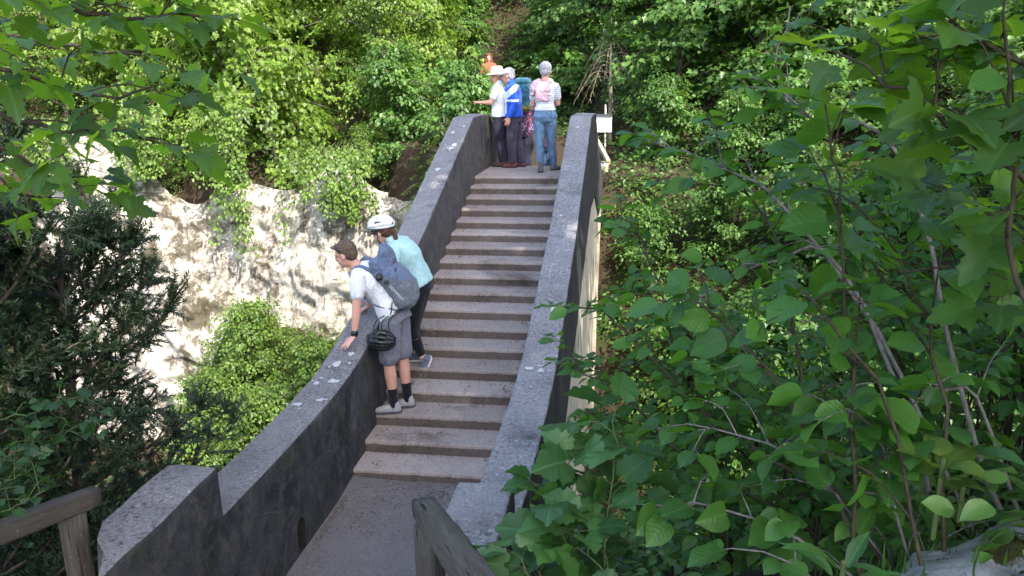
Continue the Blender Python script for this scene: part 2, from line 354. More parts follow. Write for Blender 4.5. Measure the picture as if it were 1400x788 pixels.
class Shrub:
    """a woody plant: stems, twigs and leaves grown along given or random limbs"""
    def __init__(s, kind, size, gap=.055, twig=(.14, .4), tgap=.13, r0=.008, up=.25, petiole=.25, droop=(.05, .4), fold=(.05, .35), opp=False):
        s.kind, s.size, s.gap, s.twig, s.tgap, s.r0, s.up, s.pet = kind, size, gap, twig, tgap, r0, up, petiole
        s.droop, s.fold, s.opp = droop, fold, opp; s.P, s.A, s.N, s.S = [], [], [], []; s.st = MB()
    def leaf(s, p, d, k=1.0):
        d = unit(d); size = s.size * k * rng.uniform(.5, 1.22)
        n = unit(np.array([0, 0, 1.]) + rng.normal(0, .48, 3)); 
        d = unit(d * np.array([1, 1, .6]) + np.array([0, 0, -.18]) + rng.normal(0, .18, 3))
        q = p + d * size * s.pet
        s.st.tube([p, q], [.0012, .0009], 4)
        s.P.append(q); s.A.append(d); s.N.append(n); s.S.append(size)
    def leafy(s, pts, lo=.0):
        L = plen(pts); n = max(2, int(L / s.gap)); q = spline(pts, n + 1)
        for i in range(1, n + 1):
            if i / n < lo: continue
            t = unit(q[i] - q[i - 1]); side = unit(np.cross(t, (0, 0, 1.)) + 1e-4)
            for sg in ((1, -1) if s.opp else ((1,) if i % 2 else (-1,))):
                s.leaf(q[i], t * .55 + side * sg * rng.uniform(.5, 1.0) + np.array([0, 0, .1]))
        s.leaf(q[-1], unit(q[-1] - q[-2]), 1.05)
    def limb(s, pts, lo=.15, r=None, twigs=True, leafs=True):
        L = plen(np.array(pts)); n = max(6, int(L / .08)); q = spline(pts, n); r = r or s.r0
        q[1:-1] += rng.normal(0, .006, (n - 2, 3))
        s.st.tube(q, list(np.linspace(r, max(.0016, r * .3), n)), 6)
        if twigs:
            for u in np.arange(lo, .98, s.tgap / L):
                i = min(n - 2, int(u * (n - 1))); t = unit(q[i + 1] - q[i])
                d = unit(t * .6 + rng.normal(0, 1, 3) * np.array([1, 1, .6]) * .75 + np.array([0, 0, s.up]))
                l = rng.uniform(*s.twig) * (1.1 - .4 * u); p0 = q[i]
                tw = np.array([p0, p0 + d * l * .5 + np.array([0, 0, .02]), p0 + d * l + np.array([0, 0, -.10 * l])])
                s.st.tube(spline(tw, 5), list(np.linspace(min(r * .45, .0035), .0013, 5)), 5); s.leafy(tw)
        if leafs: s.leafy(q[int(n * max(lo, .35)):])
    def grow(s, base, n, h, spread, lean=(0, 0), lo=.2):
        base = np.array(base, float)
        for i in range(n):
            a = rng.uniform(0, 6.28); hh = h * rng.uniform(.65, 1.1); sp = spread * rng.uniform(.3, 1)
            e = base + np.array([math.cos(a) * sp + lean[0], math.sin(a) * sp + lean[1], hh])
            mid = base + (e - base) * np.array([.3, .3, .6]) + rng.normal(0, .05, 3)
            s.limb([base + rng.normal(0, .04, 3) * [1, 1, 0], mid, e, e + (e - mid) * .25 + np.array([0, 0, -.12 * hh])], lo)
    def build(s, name, label, mat, stem, cat='shrub', group=None, base=None, leafname='foliage'):
        base = np.array(base if base is not None else s.P[0]); root = empty(name, Vector(base), label, cat, group)
        s.st.build('stem', stem, root, True)
        link(leafname, leaf_mesh('leaves', s.kind, s.P, s.A, s.N, s.S, s.fold, s.droop), mat, root)
        return root

# ------------------------------------------------------------------ terrain
def sst(a, b, x): t = np.clip((x - a) / (b - a), 0, 1); return t * t * (3 - 2 * t)
def ground(x, y):
    x = np.asarray(x, float); y = np.asarray(y, float)
    path = np.where(y > -8.7, -1.96, np.minimum(-1.96 + .55 * (-8.7 - y), -.13))
    B = np.minimum(.25 + .3 * (x - 3.2) - .6 * (y + 10.1), 3.0 + .05 * x); B = np.where(y < -10.5, np.minimum(B, .2 + .45 * np.maximum(0, x - 3.0)), B)
    xe = np.where(y < -9, 1.9 + .36 * (-9 - y), 1.9)
    w = sst(xe - .1, xe + .75, x); near = path * (1 - w) + B * w
    wl = sst(-.35, -1.1, x); Lb = -2.0 - .12 * (-x) + .25 * np.clip(-9 - y, 0, 8); near = near * (1 - wl) + Lb * wl
    yd = np.where(x < 1.9, -6.0, -6.2); near = near - 1.5 * np.maximum(0, y - yd)
    top = -.62 + .1 * np.maximum(0, y - 5)
    w3 = sst(-5.5, -3.5, x) * sst(2.2, .8, x); rise = np.maximum(0, y - 8.0) * .72 * (1 - w3) + w3 * (np.maximum(0, np.minimum(y, 13.2) - 8) * .06 + np.maximum(0, y - 13.2) * .85)
    fr = np.where(y > 5, top + rise, -.62 - 1.35 * (5 - y))
    rs = sst(2.0, 4.5, x); fr2 = np.where(y > 3.2, -1.7 + (y - 3.2) * .62, -1.7 - 1.35 * (3.2 - y)); fr = fr * (1 - rs) + fr2 * rs
    wf = sst(-8.3, -9.6, x); lf = np.where(y > 8.7, -1.5 + .82 * (y - 8.7), -4.7 - 3.9 * wf - (.85 - .5 * wf) * np.maximum(0, 8 - y))
    wl2 = np.where(y > 8, sst(-3.2, -5.0, x), sst(-1.6, -3.2, x)); fr = fr * (1 - wl2) + lf * wl2
    z = np.where(y < -.6, near, fr)
    z = np.maximum(z, -11.0)
    return np.minimum(z, 26)
def nz(x, y, s, seed=0):
    return (np.sin(x * s + 1.3 + seed) * np.cos(y * s * 1.1 + .7 * seed) + .5 * np.sin(x * s * 2.3 + y * s * 1.7 + seed) + .3 * np.cos(x * s * 4.1 - y * s * 3.7))
xs = np.unique(np.concatenate([np.linspace(-90, -18, 25), np.arange(-18, 14, .22), np.linspace(14, 90, 26)]))
ys = np.unique(np.concatenate([np.linspace(-90, -14, 25), np.arange(-14, 20, .22), np.linspace(20, 110, 30)]))
X, Y = np.meshgrid(xs, ys); Z = ground(X, Y)
keep = ((X > -.5) & (X < 2.0) & (Y < 9)) | ((Y < -9) & (X < 3.2) & (X > -.6))
Z = Z + np.where(keep, 0.02, .16) * nz(X, Y, 1.3) * .5 + np.where(keep, .008, .07) * nz(X, Y, 4.7, 2)
W, H = len(xs), len(ys)
me = bpy.data.meshes.new('hillside')
fa = [(j * W + i, j * W + i + 1, (j + 1) * W + i + 1, (j + 1) * W + i) for j in range(H - 1) for i in range(W - 1)]
me.from_pydata(np.stack([X, Y, Z], -1).reshape(-1, 3).tolist(), [], fa); smooth(me)
t = NT('woodland soil'); v = t.coord()
c = t.ramp(t.noise(1.5, 9, .7, vec=v), .3, .7, (.028, .021, .014), (.088, .064, .042)); c = t.mix(t.ramp(t.noise(28, 5, .7, vec=v), .55, .7), c, (.125, .098, .066))
c = t.mix(t.math('MULTIPLY', t.ramp(t.noise(.9, 7, .7, vec=v), .52, .62), .85), c, (.045, .07, .018)); c = t.mix(t.ramp(t.noise(5, 7, .7, vec=v), .66, .7), c, (.25, .235, .2))
t.bump(t.math('ADD', t.noise(14, 8, .75, vec=v), t.noise(60, 4, vec=v)), .9, .06); M['soil'] = t.fin(c, .95, .1)
tag(link('hillside', me, M['soil']), kind='structure')
# path up to the photographer, and the far path
def strip(name, pts, w, mat, lift=.03):
    p = spline(pts, 40); t_ = np.gradient(p, axis=0); s_ = unit(np.cross(t_, (0, 0, 1.)))
    vs = []
    for i in range(40):
        for u in np.linspace(-1, 1, 7):
            q = p[i] + s_[i] * u * w / 2; vs.append((q[0], q[1], p[i][2] + lift + rng.normal(0, .008) - .06 * abs(u) ** 4))
    m_ = bpy.data.meshes.new(name); m_.from_pydata(vs, [], [(i * 7 + j, i * 7 + j + 1, i * 7 + 8 + j, i * 7 + 7 + j) for i in range(39) for j in range(6)]); smooth(m_)
    return tag(link(name, m_, mat), kind='structure')
strip('footpath', [(.7, -8.4, -1.93), (.72, -9, -1.8), (.95, -10.2, -1.14), (1.5, -11.6, -.36), (2.0, -13, -.13), (2.4, -17, -.13)], 1.25, M['deck'], .05)
strip('footpath', [(.7, 5.6, -.66), (.65, 7.2, -.5), (-.2, 9.3, .1), (-1.9, 12.3, .5), (-6, 15.2, 2.2)], 1.3, M['soil'], .14)
m_ = bpy.data.meshes.new('river'); m_.from_pydata([(-90, -2.5, -10.6), (90, -2.5, -10.6), (90, 2.5, -10.6), (-90, 2.5, -10.6)], [], [(0, 1, 2, 3)])
t = NT('river water'); t.bump(t.noise(3, 5, vec=t.coord()), .4, .1); tag(link('river', m_, t.fin((.03, .05, .045), .08, .5)), kind='structure')

# cliff across the gorge
t = NT('limestone'); v = t.coord()
c = t.ramp(t.noise(1.1, 8, .65, vec=v), .3, .7, (.62, .545, .45), (.82, .76, .67))
c = t.mix(t.math('MULTIPLY', t.ramp(t.noise(2.6, 9, .75, vec=t.mapping(v, (1, 1, .55)), dist=.8), .52, .60), .85), c, (.17, .125, .09))
c = t.mix(t.math('MULTIPLY', t.ramp(t.noise(9, 7, .75, vec=v, dist=.5), .60, .67), .6), c, (.20, .165, .13))
c = t.mix(t.math('MULTIPLY', t.ramp(t.noise(.8, 8, .75, vec=v), .51, .58), .85), c, (.075, .062, .026))
crk = t.ramp(t.vor(1.6, t.mapping(t.math('ADD', 0, 0) if False else v, (1, 1, .5)), 'DISTANCE_TO_EDGE'), 0, .025, (1, 1, 1), (0, 0, 0)); c = t.mix(t.math('MULTIPLY', crk, t.math('MULTIPLY', t.ramp(t.noise(2, 3, vec=v), .5, .6), .8)), c, (.10, .085, .07))
t.bump(t.math('ADD', t.math('MULTIPLY', t.noise(4, 10, .75, vec=v, dist=.4), 1.4), t.noise(30, 6, .8, vec=v)), 1.0, .10); M['rock'] = t.fin(c, .92, .15)
def cliff():
    from mathutils import noise as mn
    n0, rows = 330, 120
    L = spline([(-30, 12.5), (-22, 10.2), (-16, 9.4), (-12.5, 8.3), (-9.5, 7.8), (-7.4, 8.1), (-5.2, 7.5), (-3.4, 7.7), (-2.2, 8.5), (-1.4, 9.6)], n0)
    t_ = np.gradient(L, axis=0); n_ = np.stack([t_[:, 1], -t_[:, 0]], 1); n_ /= np.linalg.norm(n_, axis=1)[:, None]
    vs = []
    for r in range(rows):
        u = r / (rows - 1)
        for i in range(n0):
            x, y = L[i]; ztop = -1.25 + .35 * math.sin(x * .9) + .25 * math.sin(x * 2.3 + 1); ztop += .9 if x < -11 else 0
            z = -10 + (ztop + 10) * u; p = Vector((x, y, z))
            d = .34 * mn.fractal(p * .55, 1.0, 2.1, 6) + .10 * mn.fractal(Vector((x * 2.2, y * 2.2, z * 3.4)), .8, 2.1, 5)
            v1 = mn.voronoi(Vector((x * .9, y * .9, z * .55)))[0]; d += .14 * min(.5, v1[1] - v1[0]) ; v2 = mn.voronoi(Vector((x * 2.6, y * 2.6, z * 1.9 + 5)))[0]; d += .05 * min(.5, v2[1] - v2[0])
            d += .30 * (1 - u)
            if u > .95: d -= (u - .95) * 10
            vs.append((x + n_[i][0] * d, y + n_[i][1] * d, z))
    m_ = bpy.data.meshes.new('cliff'); m_.from_pydata(vs, [], [(r * n0 + i, r * n0 + i + 1, (r + 1) * n0 + i + 1, (r + 1) * n0 + i) for r in range(rows - 1) for i in range(n0 - 1)]); smooth(m_)
    tag(link('cliff', m_, M['rock']), kind='structure')
cliff()

# ------------------------------------------------------------------ footbridge
RUN, RISE = .343, .10563
bridge = empty('footbridge', (0, 0, 0), 'narrow arched concrete footbridge with steps up to its crest', 'bridge')
# steps (each its own part), slightly worn edges
def step(y0, y1, ztop, thick, name='step'):
    n = 44; bm = MB(); vs = []; chip = 0.0
    prof = [(y0, -thick), (y0, -.03), (y0 + .004, -.010), (y0 + .018, 0), (y1, .0), (y1, -thick)] if y1 > y0 else None
    for i in range(n):
        x = .002 + 1.406 * i / (n - 1)
        for k, (yy, zz) in enumerate(prof):
            if k == 1: chip = .55 * chip if rng.random() > .06 else rng.uniform(.004, .018)
            e = rng.normal(0, .0012) if k in (1, 2, 3) else 0
            vs.append((x, yy + e + (chip if k in (1, 2, 3) else 0), ztop + zz + (e * .8 - (chip * .5 if k in (2, 3) else 0))))
    k = len(prof)
    for i in range(n - 1):
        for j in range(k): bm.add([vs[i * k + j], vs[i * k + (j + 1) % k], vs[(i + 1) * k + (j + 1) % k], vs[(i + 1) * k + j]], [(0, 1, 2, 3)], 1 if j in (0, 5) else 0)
    bm.add(vs[:k], [tuple(range(k))]); bm.add(vs[-k:], [tuple(range(k))])
    me = bm.mesh(name); q = bmesh.new(); q.from_mesh(me); bmesh.ops.remove_doubles(q, verts=q.verts, dist=1e-6); bmesh.ops.recalc_face_normals(q, faces=q.faces); q.to_mesh(me); q.free()
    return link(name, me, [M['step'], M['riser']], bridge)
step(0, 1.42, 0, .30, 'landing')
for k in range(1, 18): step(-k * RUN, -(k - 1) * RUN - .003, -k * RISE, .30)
def step_far(y0, y1, z):
    b = MB(); b.box((.705, (y0 + y1) / 2, z - .15), (1.406, y1 - y0, .30)); b.build('step', M['step'], bridge)
for k in range(1, 5): step_far(1.42 + (k - 1) * .36 + .003, 1.42 + k * .36, -k * .15)
b = MB(); b.box((.705, 4.5, -.78), (1.406, 3.3, .30)); b.build('far_deck', M['deck'], bridge)
# near deck slab, gently uneven
vs = []
gx, gy = np.linspace(.002, 1.408, 24), np.linspace(-9.0, -17 * RUN - .003, 50)
for yy in gy:
    for xx in gx: vs.append((xx, yy, -1.901 + .010 * nz(xx, yy, 3.1) * .5 + .022 * sst(-6.3, -5.83, yy) + .02 * (abs(xx - .7) / .7) ** 6 - .03 * sst(-8.5, -9, yy)))
b = MB(); b.add(vs, [(j * 24 + i, j * 24 + i + 1, (j + 1) * 24 + i + 1, (j + 1) * 24 + i) for j in range(49) for i in range(23)])
b.add([(x, y, z - .4) for x in (.002, 1.408) for y in (-9, -5.84) for z in (-1.9, -1.75)], [(0, 1, 3, 2), (4, 6, 7, 5), (0, 4, 5, 1), (2, 3, 7, 6), (0, 2, 6, 4)]); o = b.build('deck', M['deck'], bridge, True)
# parapets
PROF = [(6.2, -.42), (4.4, -.40), (2.95, .03), (1.5, .80), (1.42, .84), (.75, .865), (.02, .862), (-.06, .83), (-1.5, .315), (-2.953, -.211), (-3.7, -.43), (-4.331, -.605), (-4.73, -.733), (-5.07, -.825), (-5.42, -.91), (-5.74, -.966), (-6.1, -.995), (-6.6, -1.01), (-7.2, -1.012), (-7.98, -1.0)]
def parapet(x0, x1, block_end, lichens, outer=0):
    """a parapet wall with the raised end block, its sides blackened and the coping lighter"""
    top = PROF + [(-7.985, -.69), (block_end, -.685)]
    pts = spline([(a, b_) for a, b_ in PROF[:-1]], 90).tolist()
    # keep the crest and kinks sharp enough: blend with the polyline
    yy = np.linspace(6.2, -7.97, 120); zz = np.interp(-yy, [-a for a, _ in PROF], [b_ for _, b_ in PROF]); top = list(zip(yy, zz)) + [(-7.985, -1.0), (-7.99, -.69)] + [(q, -.69 + .006 * math.sin(q * 9)) for q in np.linspace(-8.1, block_end, 14)]
    n = len(top); vs = []; ins = .012
    low = lambda y: (-.95 if y > -5.8 else -3.2) if y < 6 else -.95
    under = [min(zt - .3, -.35 - .308 * max(0, -y) - .12 if y > -5.9 else -2.6) if y < 1.4 else (-.35 - .4 * min(1.5, (y - 1.4)) - .12) for y, zt in top]
    for (y, zt), zb in zip(top, under):
        j = lambda: rng.normal(0, .0035)
        vs += [(x0, y, zb), (x0 + j() * .5, y, zt - .03), (x0 + ins * .35 + j() * .4, y, zt - ins * .6), (x0 + ins + .004 * rng.random(), y, zt + j() * .5), ((x0 * 2 + x1) / 3, y, zt + .004 + j()), ((x0 + 2 * x1) / 3, y, zt + .004 + j()), (x1 - ins - .004 * rng.random(), y, zt + j() * .5), (x1 - ins * .35 + j() * .4, y, zt - ins * .6), (x1 + j() * .5, y, zt - .03), (x1, y, zb)]
    if outer < 0: vs = [(x, max(y, -8.60 - .46 * (x - x0) / (x1 - x0) + .03 * math.sin(x * 40)) if y < -8.1 else y, z) for x, y, z in vs]
    b = MB(); k = 10; mid = [1, 0, 0, 0, 0, 0, 0, 0, 1]
    for i in range(n - 1):
        for j in range(9):
            y = (top[i][0] + top[i + 1][0]) / 2
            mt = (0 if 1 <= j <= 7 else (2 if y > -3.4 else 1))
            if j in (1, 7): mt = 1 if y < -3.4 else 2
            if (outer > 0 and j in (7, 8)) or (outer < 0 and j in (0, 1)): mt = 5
            if abs(top[i][0] - top[i + 1][0]) < .02 and top[i][0] < -7: mt = 1
            b.add([vs[i * k + j], vs[i * k + j + 1], vs[(i + 1) * k + j + 1], vs[(i + 1) * k + j]], [(0, 1, 2, 3)], mt)
        b.add([vs[i * k], vs[i * k + 9], vs[(i + 1) * k + 9], vs[(i + 1) * k]], [(0, 1, 2, 3)], 1)
    b.add(vs[:k], [tuple(range(k))], 2); b.add(vs[-k:], [tuple(range(k))], 1)
    # lichen rosettes growing on the coping
    for (lx, ly, r) in lichens:
        zc = float(np.interp(-ly, [-a for a, _ in PROF], [q for _, q in PROF])) if ly > -7.97 else -.69
        sl = (float(np.interp(-(ly + .1), [-a for a, _ in PROF], [q for _, q in PROF])) - float(np.interp(-(ly - .1), [-a for a, _ in PROF], [q for _, q in PROF]))) / .2 if ly > -7.8 else 0
        p1, p2, p3 = rng.uniform(0, 6, 3)
        for dx, dy, kr in ((0, 0, 1.0), (rng.normal(0, 1.3), rng.normal(0, 1.3), .4), (rng.normal(0, 1.3), rng.normal(0, 1.3), .3)):
            q = []
            for a in np.linspace(0, 6.2832, 31)[:-1]:
                rr = r * kr * (.78 + .17 * math.sin(2 * a + p1) + .13 * math.sin(3 * a + p2) + .09 * math.sin(7 * a + p3) + rng.normal(0, .05)); cx_, cy_ = dx * r + rr * math.cos(a), dy * r + rr * math.sin(a)
                q.append((lx + cx_, ly + cy_, zc + sl * cy_ + .0105 + kr * .001))
            b.add(q, [tuple(range(30))], 3)
    me = b.mesh('parapet'); bm = bmesh.new(); bm.from_mesh(me); bmesh.ops.remove_doubles(bm, verts=bm.verts, dist=1e-5); bmesh.ops.recalc_face_normals(bm, faces=bm.faces); bm.to_mesh(me); bm.free()
    return me
mats = [M['coping'], M['side'], M['side_up'], M['lichen'], M['hole'], M['side_out']]
lich = [(-.10, -5.42, .035), (-.17, -5.6, .05), (-.22, -5.95, .035), (-.09, -5.9, .05), (-.22, -6.35, .04), (-.07, -6.25, .035), (-.1, -.9, .05), (-.2, -.5, .04), (-.08, -.3, .03), (-.17, -1.6, .045), (-.12, -1.0, .04)]
meL = parapet(-.31, 0, -9.06, lich, -1)
meR = parapet(1.41, 1.725, -9.25, [(1.50, -5.55, .04), (1.60, -5.58, .035), (1.55, -.35, .03), (1.52, -2.7, .02), (1.62, -4.6, .05)], 1)
def carve(me, cy, cz):
    """cut the arched drain hole through the foot of the wall"""
    o = bpy.data.objects.new('tmp', me); col.objects.link(o)
    for m_ in mats: me.materials.append(m_)
    c = MB(); ring = [(cy + .075 * math.cos(a), cz + .10 + .08 * math.sin(a)) for a in np.linspace(0, math.pi, 10)] + [(cy - .07, cz - .1), (cy + .07, cz - .1)]
    n = len(ring); vs = [(-.4, y, z) for y, z in ring] + [(.1, y, z) for y, z in ring]
    c.add(vs, [tuple(range(n)), tuple(range(n, 2 * n))] + [(i, (i + 1) % n, n + (i + 1) % n, n + i) for i in range(n)], 4)
    mc = c.mesh('cut'); [mc.materials.append(m_) for m_ in mats]; oc = bpy.data.objects.new('cut', mc); col.objects.link(oc)
    bo = o.modifiers.new('b', 'BOOLEAN'); bo.object = oc; bo.operation = 'DIFFERENCE'; bo.solver = 'EXACT'
    dg = bpy.context.evaluated_depsgraph_get(); dg.update(); ne = bpy.data.meshes.new_from_object(o.evaluated_get(dg), depsgraph=dg)
    bpy.data.objects.remove(o); bpy.data.objects.remove(oc); return ne
meL = carve(meL, -6.95, -1.80)
link('parapet', meL, mats, bridge); link('parapet', meR, mats, bridge)
# arch body with its pale spandrel faces
def arch():
    a = [(-6.2, -8.2)] + [(-6.2, -2.15), (-5.85, -2.16)] + [(-17 * RUN + q * 17 * RUN, -17 * RISE - .33 + q * 17 * RISE) for q in np.linspace(0, 1, 12)] + [(1.4, -.33), (2.9, -.95), (7.0, -.95), (7.0, -8.2)]
    lo = [(4.9, -8.2)] + [(.35 + 4.5 * math.cos(th), -8.1 + 3.9 * math.sin(th)) for th in np.linspace(.05, math.pi - .05, 28)] + [(-4.15, -8.2)]
    ring = a + lo; n = len(ring); b = MB()
    vs = [(-.29, y, z) for y, z in ring] + [(1.705, y, z) for y, z in ring]
    b.add(vs, [tuple(range(n)), tuple(range(n, 2 * n))] + [(i, (i + 1) % n, n + (i + 1) % n, n + i) for i in range(n)])
    me = b.mesh('arch'); bm = bmesh.new(); bm.from_mesh(me); bmesh.ops.triangulate(bm, faces=[f for f in bm.faces if len(f.verts) > 4], ngon_method='EAR_CLIP'); bm.to_mesh(me); bm.free()
    link('arch_body', me, M['spandrel'], bridge)
arch()
# grit and litter at the backs of the treads
g = MB()
for _ in range(2600):
    k = rng.integers(0, 19); x = rng.uniform(.03, 1.38); q = rng.random() ** 2
    if k < 18: y = -k * RUN - (.004 if k else -1.3) ; y0 = -k * RUN; z = -k * RISE; y = y0 + .33 - q * .28 if k else rng.uniform(.1, 1.3)
    else: z = -1.895; y = -5.86 - q * .5; z += .02 * sst(-6.3, -5.83, y)
    r = rng.uniform(.0025, .007) * (1.6 if rng.random() < .05 else 1)
    g.ell((x, y, z + r * .3), ((r, 0, 0), (0, r * rng.uniform(.6, 1.2), 0), (0, 0, r * .6)), 5, 3)
for _ in range(900):
    r = rng.uniform(.003, .009); g.ell((rng.uniform(.03, 1.38), -5.86 - rng.random() ** 1.6 * .9, -1.885 + .008), ((r, 0, 0), (0, r, 0), (0, 0, r * .6)), 5, 3)
for _ in range(1300):
    sd = rng.random() < .6; y = rng.uniform(-9, -5.9); x = (.02 + abs(rng.normal(0, .03))) if sd else 1.39 - abs(rng.normal(0, .03)); r = rng.uniform(.003, .009)
    g.ell((x, y, -1.885), ((r, 0, 0), (0, r, 0), (0, 0, r * .6)), 5, 3)
for _ in range(0): pass
tag(g.build('debris', mat_plain('grit', (.16, .13, .11), .9, .2, .7, 200, 0)), 'fine grit and litter lying at the backs of the bridge steps', 'grit', kind='stuff')

# fallen leaves on the bridge
P, A, N, S = [], [], [], []
for _ in range(130):
    k = rng.integers(0, 20); x = rng.choice([rng.uniform(.03, .25), rng.uniform(.03, 1.38), rng.uniform(1.1, 1.38)])
    if k < 18: y, z = -k * RUN + .33 - rng.random() ** 1.5 * .28, -k * RISE
    else: y, z = rng.uniform(-8.3, -5.95), -1.885
    P.append((x, y, z + .008)); a = rng.uniform(0, 6.283); A.append((math.cos(a), math.sin(a), .05)); N.append((rng.normal(0, .15), rng.normal(0, .15), 1)); S.append(rng.uniform(.018, .045))
tag(link('fallen_leaves', leaf_mesh('fallen', 'ovate', P, A, N, S, (.1, .5), (-.3, .3)), mat_plain('dry leaf', (.17, .11, .055), .8, .2, .5, 20, 0)), 'small dry leaves fallen on the bridge steps', 'leaf litter', kind='stuff')
# ------------------------------------------------------------------ wooden handrails
def beam(b, p0, p1, w, h, roll=0):
    p0, p1 = np.array(p0, float), np.array(p1, float); d = unit(p1 - p0); s = np.cross(d, (0, 0, 1.)); s = unit(s) if np.linalg.norm(s) > .15 else unit(np.cross(d, (0.25, 1., 0)))
    u = np.cross(s, d); n = 16; secs = []
    for i in range(n):
        c = p0 + (p1 - p0) * i / (n - 1) + rng.normal(0, .0012, 3); secs.append((c, s * w / 2 * rng.uniform(.97, 1.03), u * h / 2 * rng.uniform(.97, 1.03)))
    v0 = len(b.v); b.loft(secs, 20, p=7); L = np.linalg.norm(p1 - p0)
    for i in range(n):
        for j in range(20):
            a = 2 * math.pi * j / 20; b.gr.append((L * i / (n - 1), math.cos(a) * w, math.sin(a) * h + L))
def wood(name, p0, p1, w, h, parent, mat):
    b = MB(); b.gr = []; beam(b, p0, p1, w, h); me = b.mesh(name); a = me.attributes.new('grain', 'FLOAT_VECTOR', 'POINT'); a.data.foreach_set('vector', np.array(b.gr, np.float32).reshape(-1))
    smooth(me)
    for p in me.polygons: p.use_smooth = len(p.vertices) == 4
    return link(name, me, mat, parent)
def gz(x, y): return float(ground(x, y))
r0, r1 = at(580, 694, 3.5), at(662, 812, 2.35)
rr = empty('handrail', (r0[0], r0[1], gz(r0[0], r0[1])), 'cracked grey wooden handrail beside the right end block of the bridge', 'handrail')
r2 = r1 + (r1 - r0) * 1.3 + np.array([.35, 0, -.15])
wood('rail', r0, r1 + (r1 - r0) * .15, .105, .085, rr, M['wood'])
pq = r0 + (r1 - r0) * .10; wood('post', (pq[0], pq[1] , gz(pq[0], pq[1]) - .4), pq + np.array([0, 0, -.045]), .10, .10, rr, M['wood'])
pq = r0 + (r1 - r0) * 1.05; wood('post', (pq[0], pq[1], gz(pq[0], pq[1]) - .4), pq + np.array([0, 0, -.045]), .10, .10, rr, M['wood'])
l0, l1 = at(132, 678, 4.2), at(-190, 800, 3.3)
lr = empty('handrail', (l0[0], l0[1], gz(l0[0], l0[1])), 'shaded wooden handrail under the dark yew at the left end block', 'handrail')
wood('rail', l0, l1, .085, .10, lr, M['wood'])
pq = l0 + (l1 - l0) * .16; wood('post', (pq[0], pq[1], gz(pq[0], pq[1]) - .4), pq + np.array([.0, .03, -.05]), .10, .10, lr, M['wood'])
pq = l0 + (l1 - l0) * .9; wood('post', (pq[0], pq[1], gz(pq[0], pq[1]) - .4), pq + np.array([0, .03, -.06]), .13, .12, lr, M['wood'])
# sign post and pale rail at the far end
sp = empty('signpost', (1.66, 7.0, gz(1.66, 7)), 'pale post carrying a small white panel at the far bridge end', 'sign')
b = MB(); b.tube([(1.68, 7.04, gz(1.66, 7) - .1), (1.68, 7.04, .75)], .022, 8); b.build('post', mat_plain('pale post', (.52, .47, .42)), sp, True)
b = MB(); b.box((1.655, 6.99, .335), (.34, .02, .36)); b.build('panel', mat_plain('white panel', (.80, .80, .76), .5, .4, .04), sp)
b = MB(); b.box((1.655, 6.975, .535), (.37, .09, .04)); b.build('cap_strip', mat_plain('dark cap strip', (.05, .05, .06)), sp)
fr_ = empty('handrail', (1.72, 5.0, -.6), 'pale wooden handrail leading off the far end of the bridge', 'handrail')
q0, q1, q2 = at(816, 192, 18.6), at(832, 222, 17.2), at(814, 238, 17.6)
wood('rail', q0, q1, .08, .10, fr_, M['woodpale']); wood('rail', q2 , at(829, 250, 17.2), .06, .09, fr_, M['woodpale'])
q3 = at(828.5, 224, 17.2); wood('post', (q3[0], q3[1], q3[2] - .9), q3 , .09, .09, fr_, M['woodpale'])
q4 = at(816, 200, 18.6); wood('post', (q4[0], q4[1], q4[2] - .8), q4 , .09, .09, fr_, M['woodpale'])

# ------------------------------------------------------------------ people
A3 = lambda *p: np.array(p, float)
def lerp(a, b, t): return a + (b - a) * t
def part_name_build(b, name, mat, parent, **k): return b.remesh(name, mat, parent, **k)
def foot(b, an, toe, z, grow=0.0, tilt=None):
    """a foot or shoe from the heel under the ankle to the toe, sole at height z"""
    d = toe - an; d[2] = 0 if tilt is None else d[2]; d = unit(d); s = unit(np.cross(d, (0, 0, 1.))); u = np.cross(s, d)
    return d, s, u
def hand(b, wr, d, n, side, curl=.3, spread=.18, k=1.0, point=False, thumb_out=.8):
    """palm and five fingers; d along the fingers, n out of the back of the hand, side +1 when the thumb is on n x d"""
    d = unit(d); n = unit(n - d * (n @ d)); s = np.cross(n, d) * side
    b.loft([(wr - d * .01, s * .024 * k, n * .018 * k), (wr + d * .02 * k, s * .031 * k, n * .017 * k), (wr + d * .06 * k, s * .040 * k, n * .016 * k), (wr + d * .092 * k, s * .039 * k, n * .012 * k)], 12)
    for i, (o, l) in enumerate([(.030, .070), (.010, .080), (-.010, .074), (-.030, .058)]):
        c = curl * (1 + .15 * i); 
        if point and i > 0: c = 1.35
        dd = unit(d + s * o * spread * 28); p = wr + d * .085 * k + s * o * k; pts = [p - d * .02 * k, p]
        for j, f in enumerate((.42, .32, .26)):
            a = c * (j + .4) * .75; q = unit(dd * math.cos(a) - n * math.sin(a)); p = p + q * l * f * k; pts.append(p)
        b.tube(pts, [.0095 * k, .0095 * k, .009 * k, .0083 * k, .007 * k], 8)
    p = wr + d * .025 * k + s * .028 * k; t1 = unit(d * .75 + s * thumb_out - n * .25); t2 = unit(d * 1.0 + s * thumb_out * .45 - n * .35)
    b.tube([p - s * .012, p + t1 * .035 * k, p + t1 * .035 * k + t2 * .032 * k], [.013 * k, .0115 * k, .009 * k], 8)
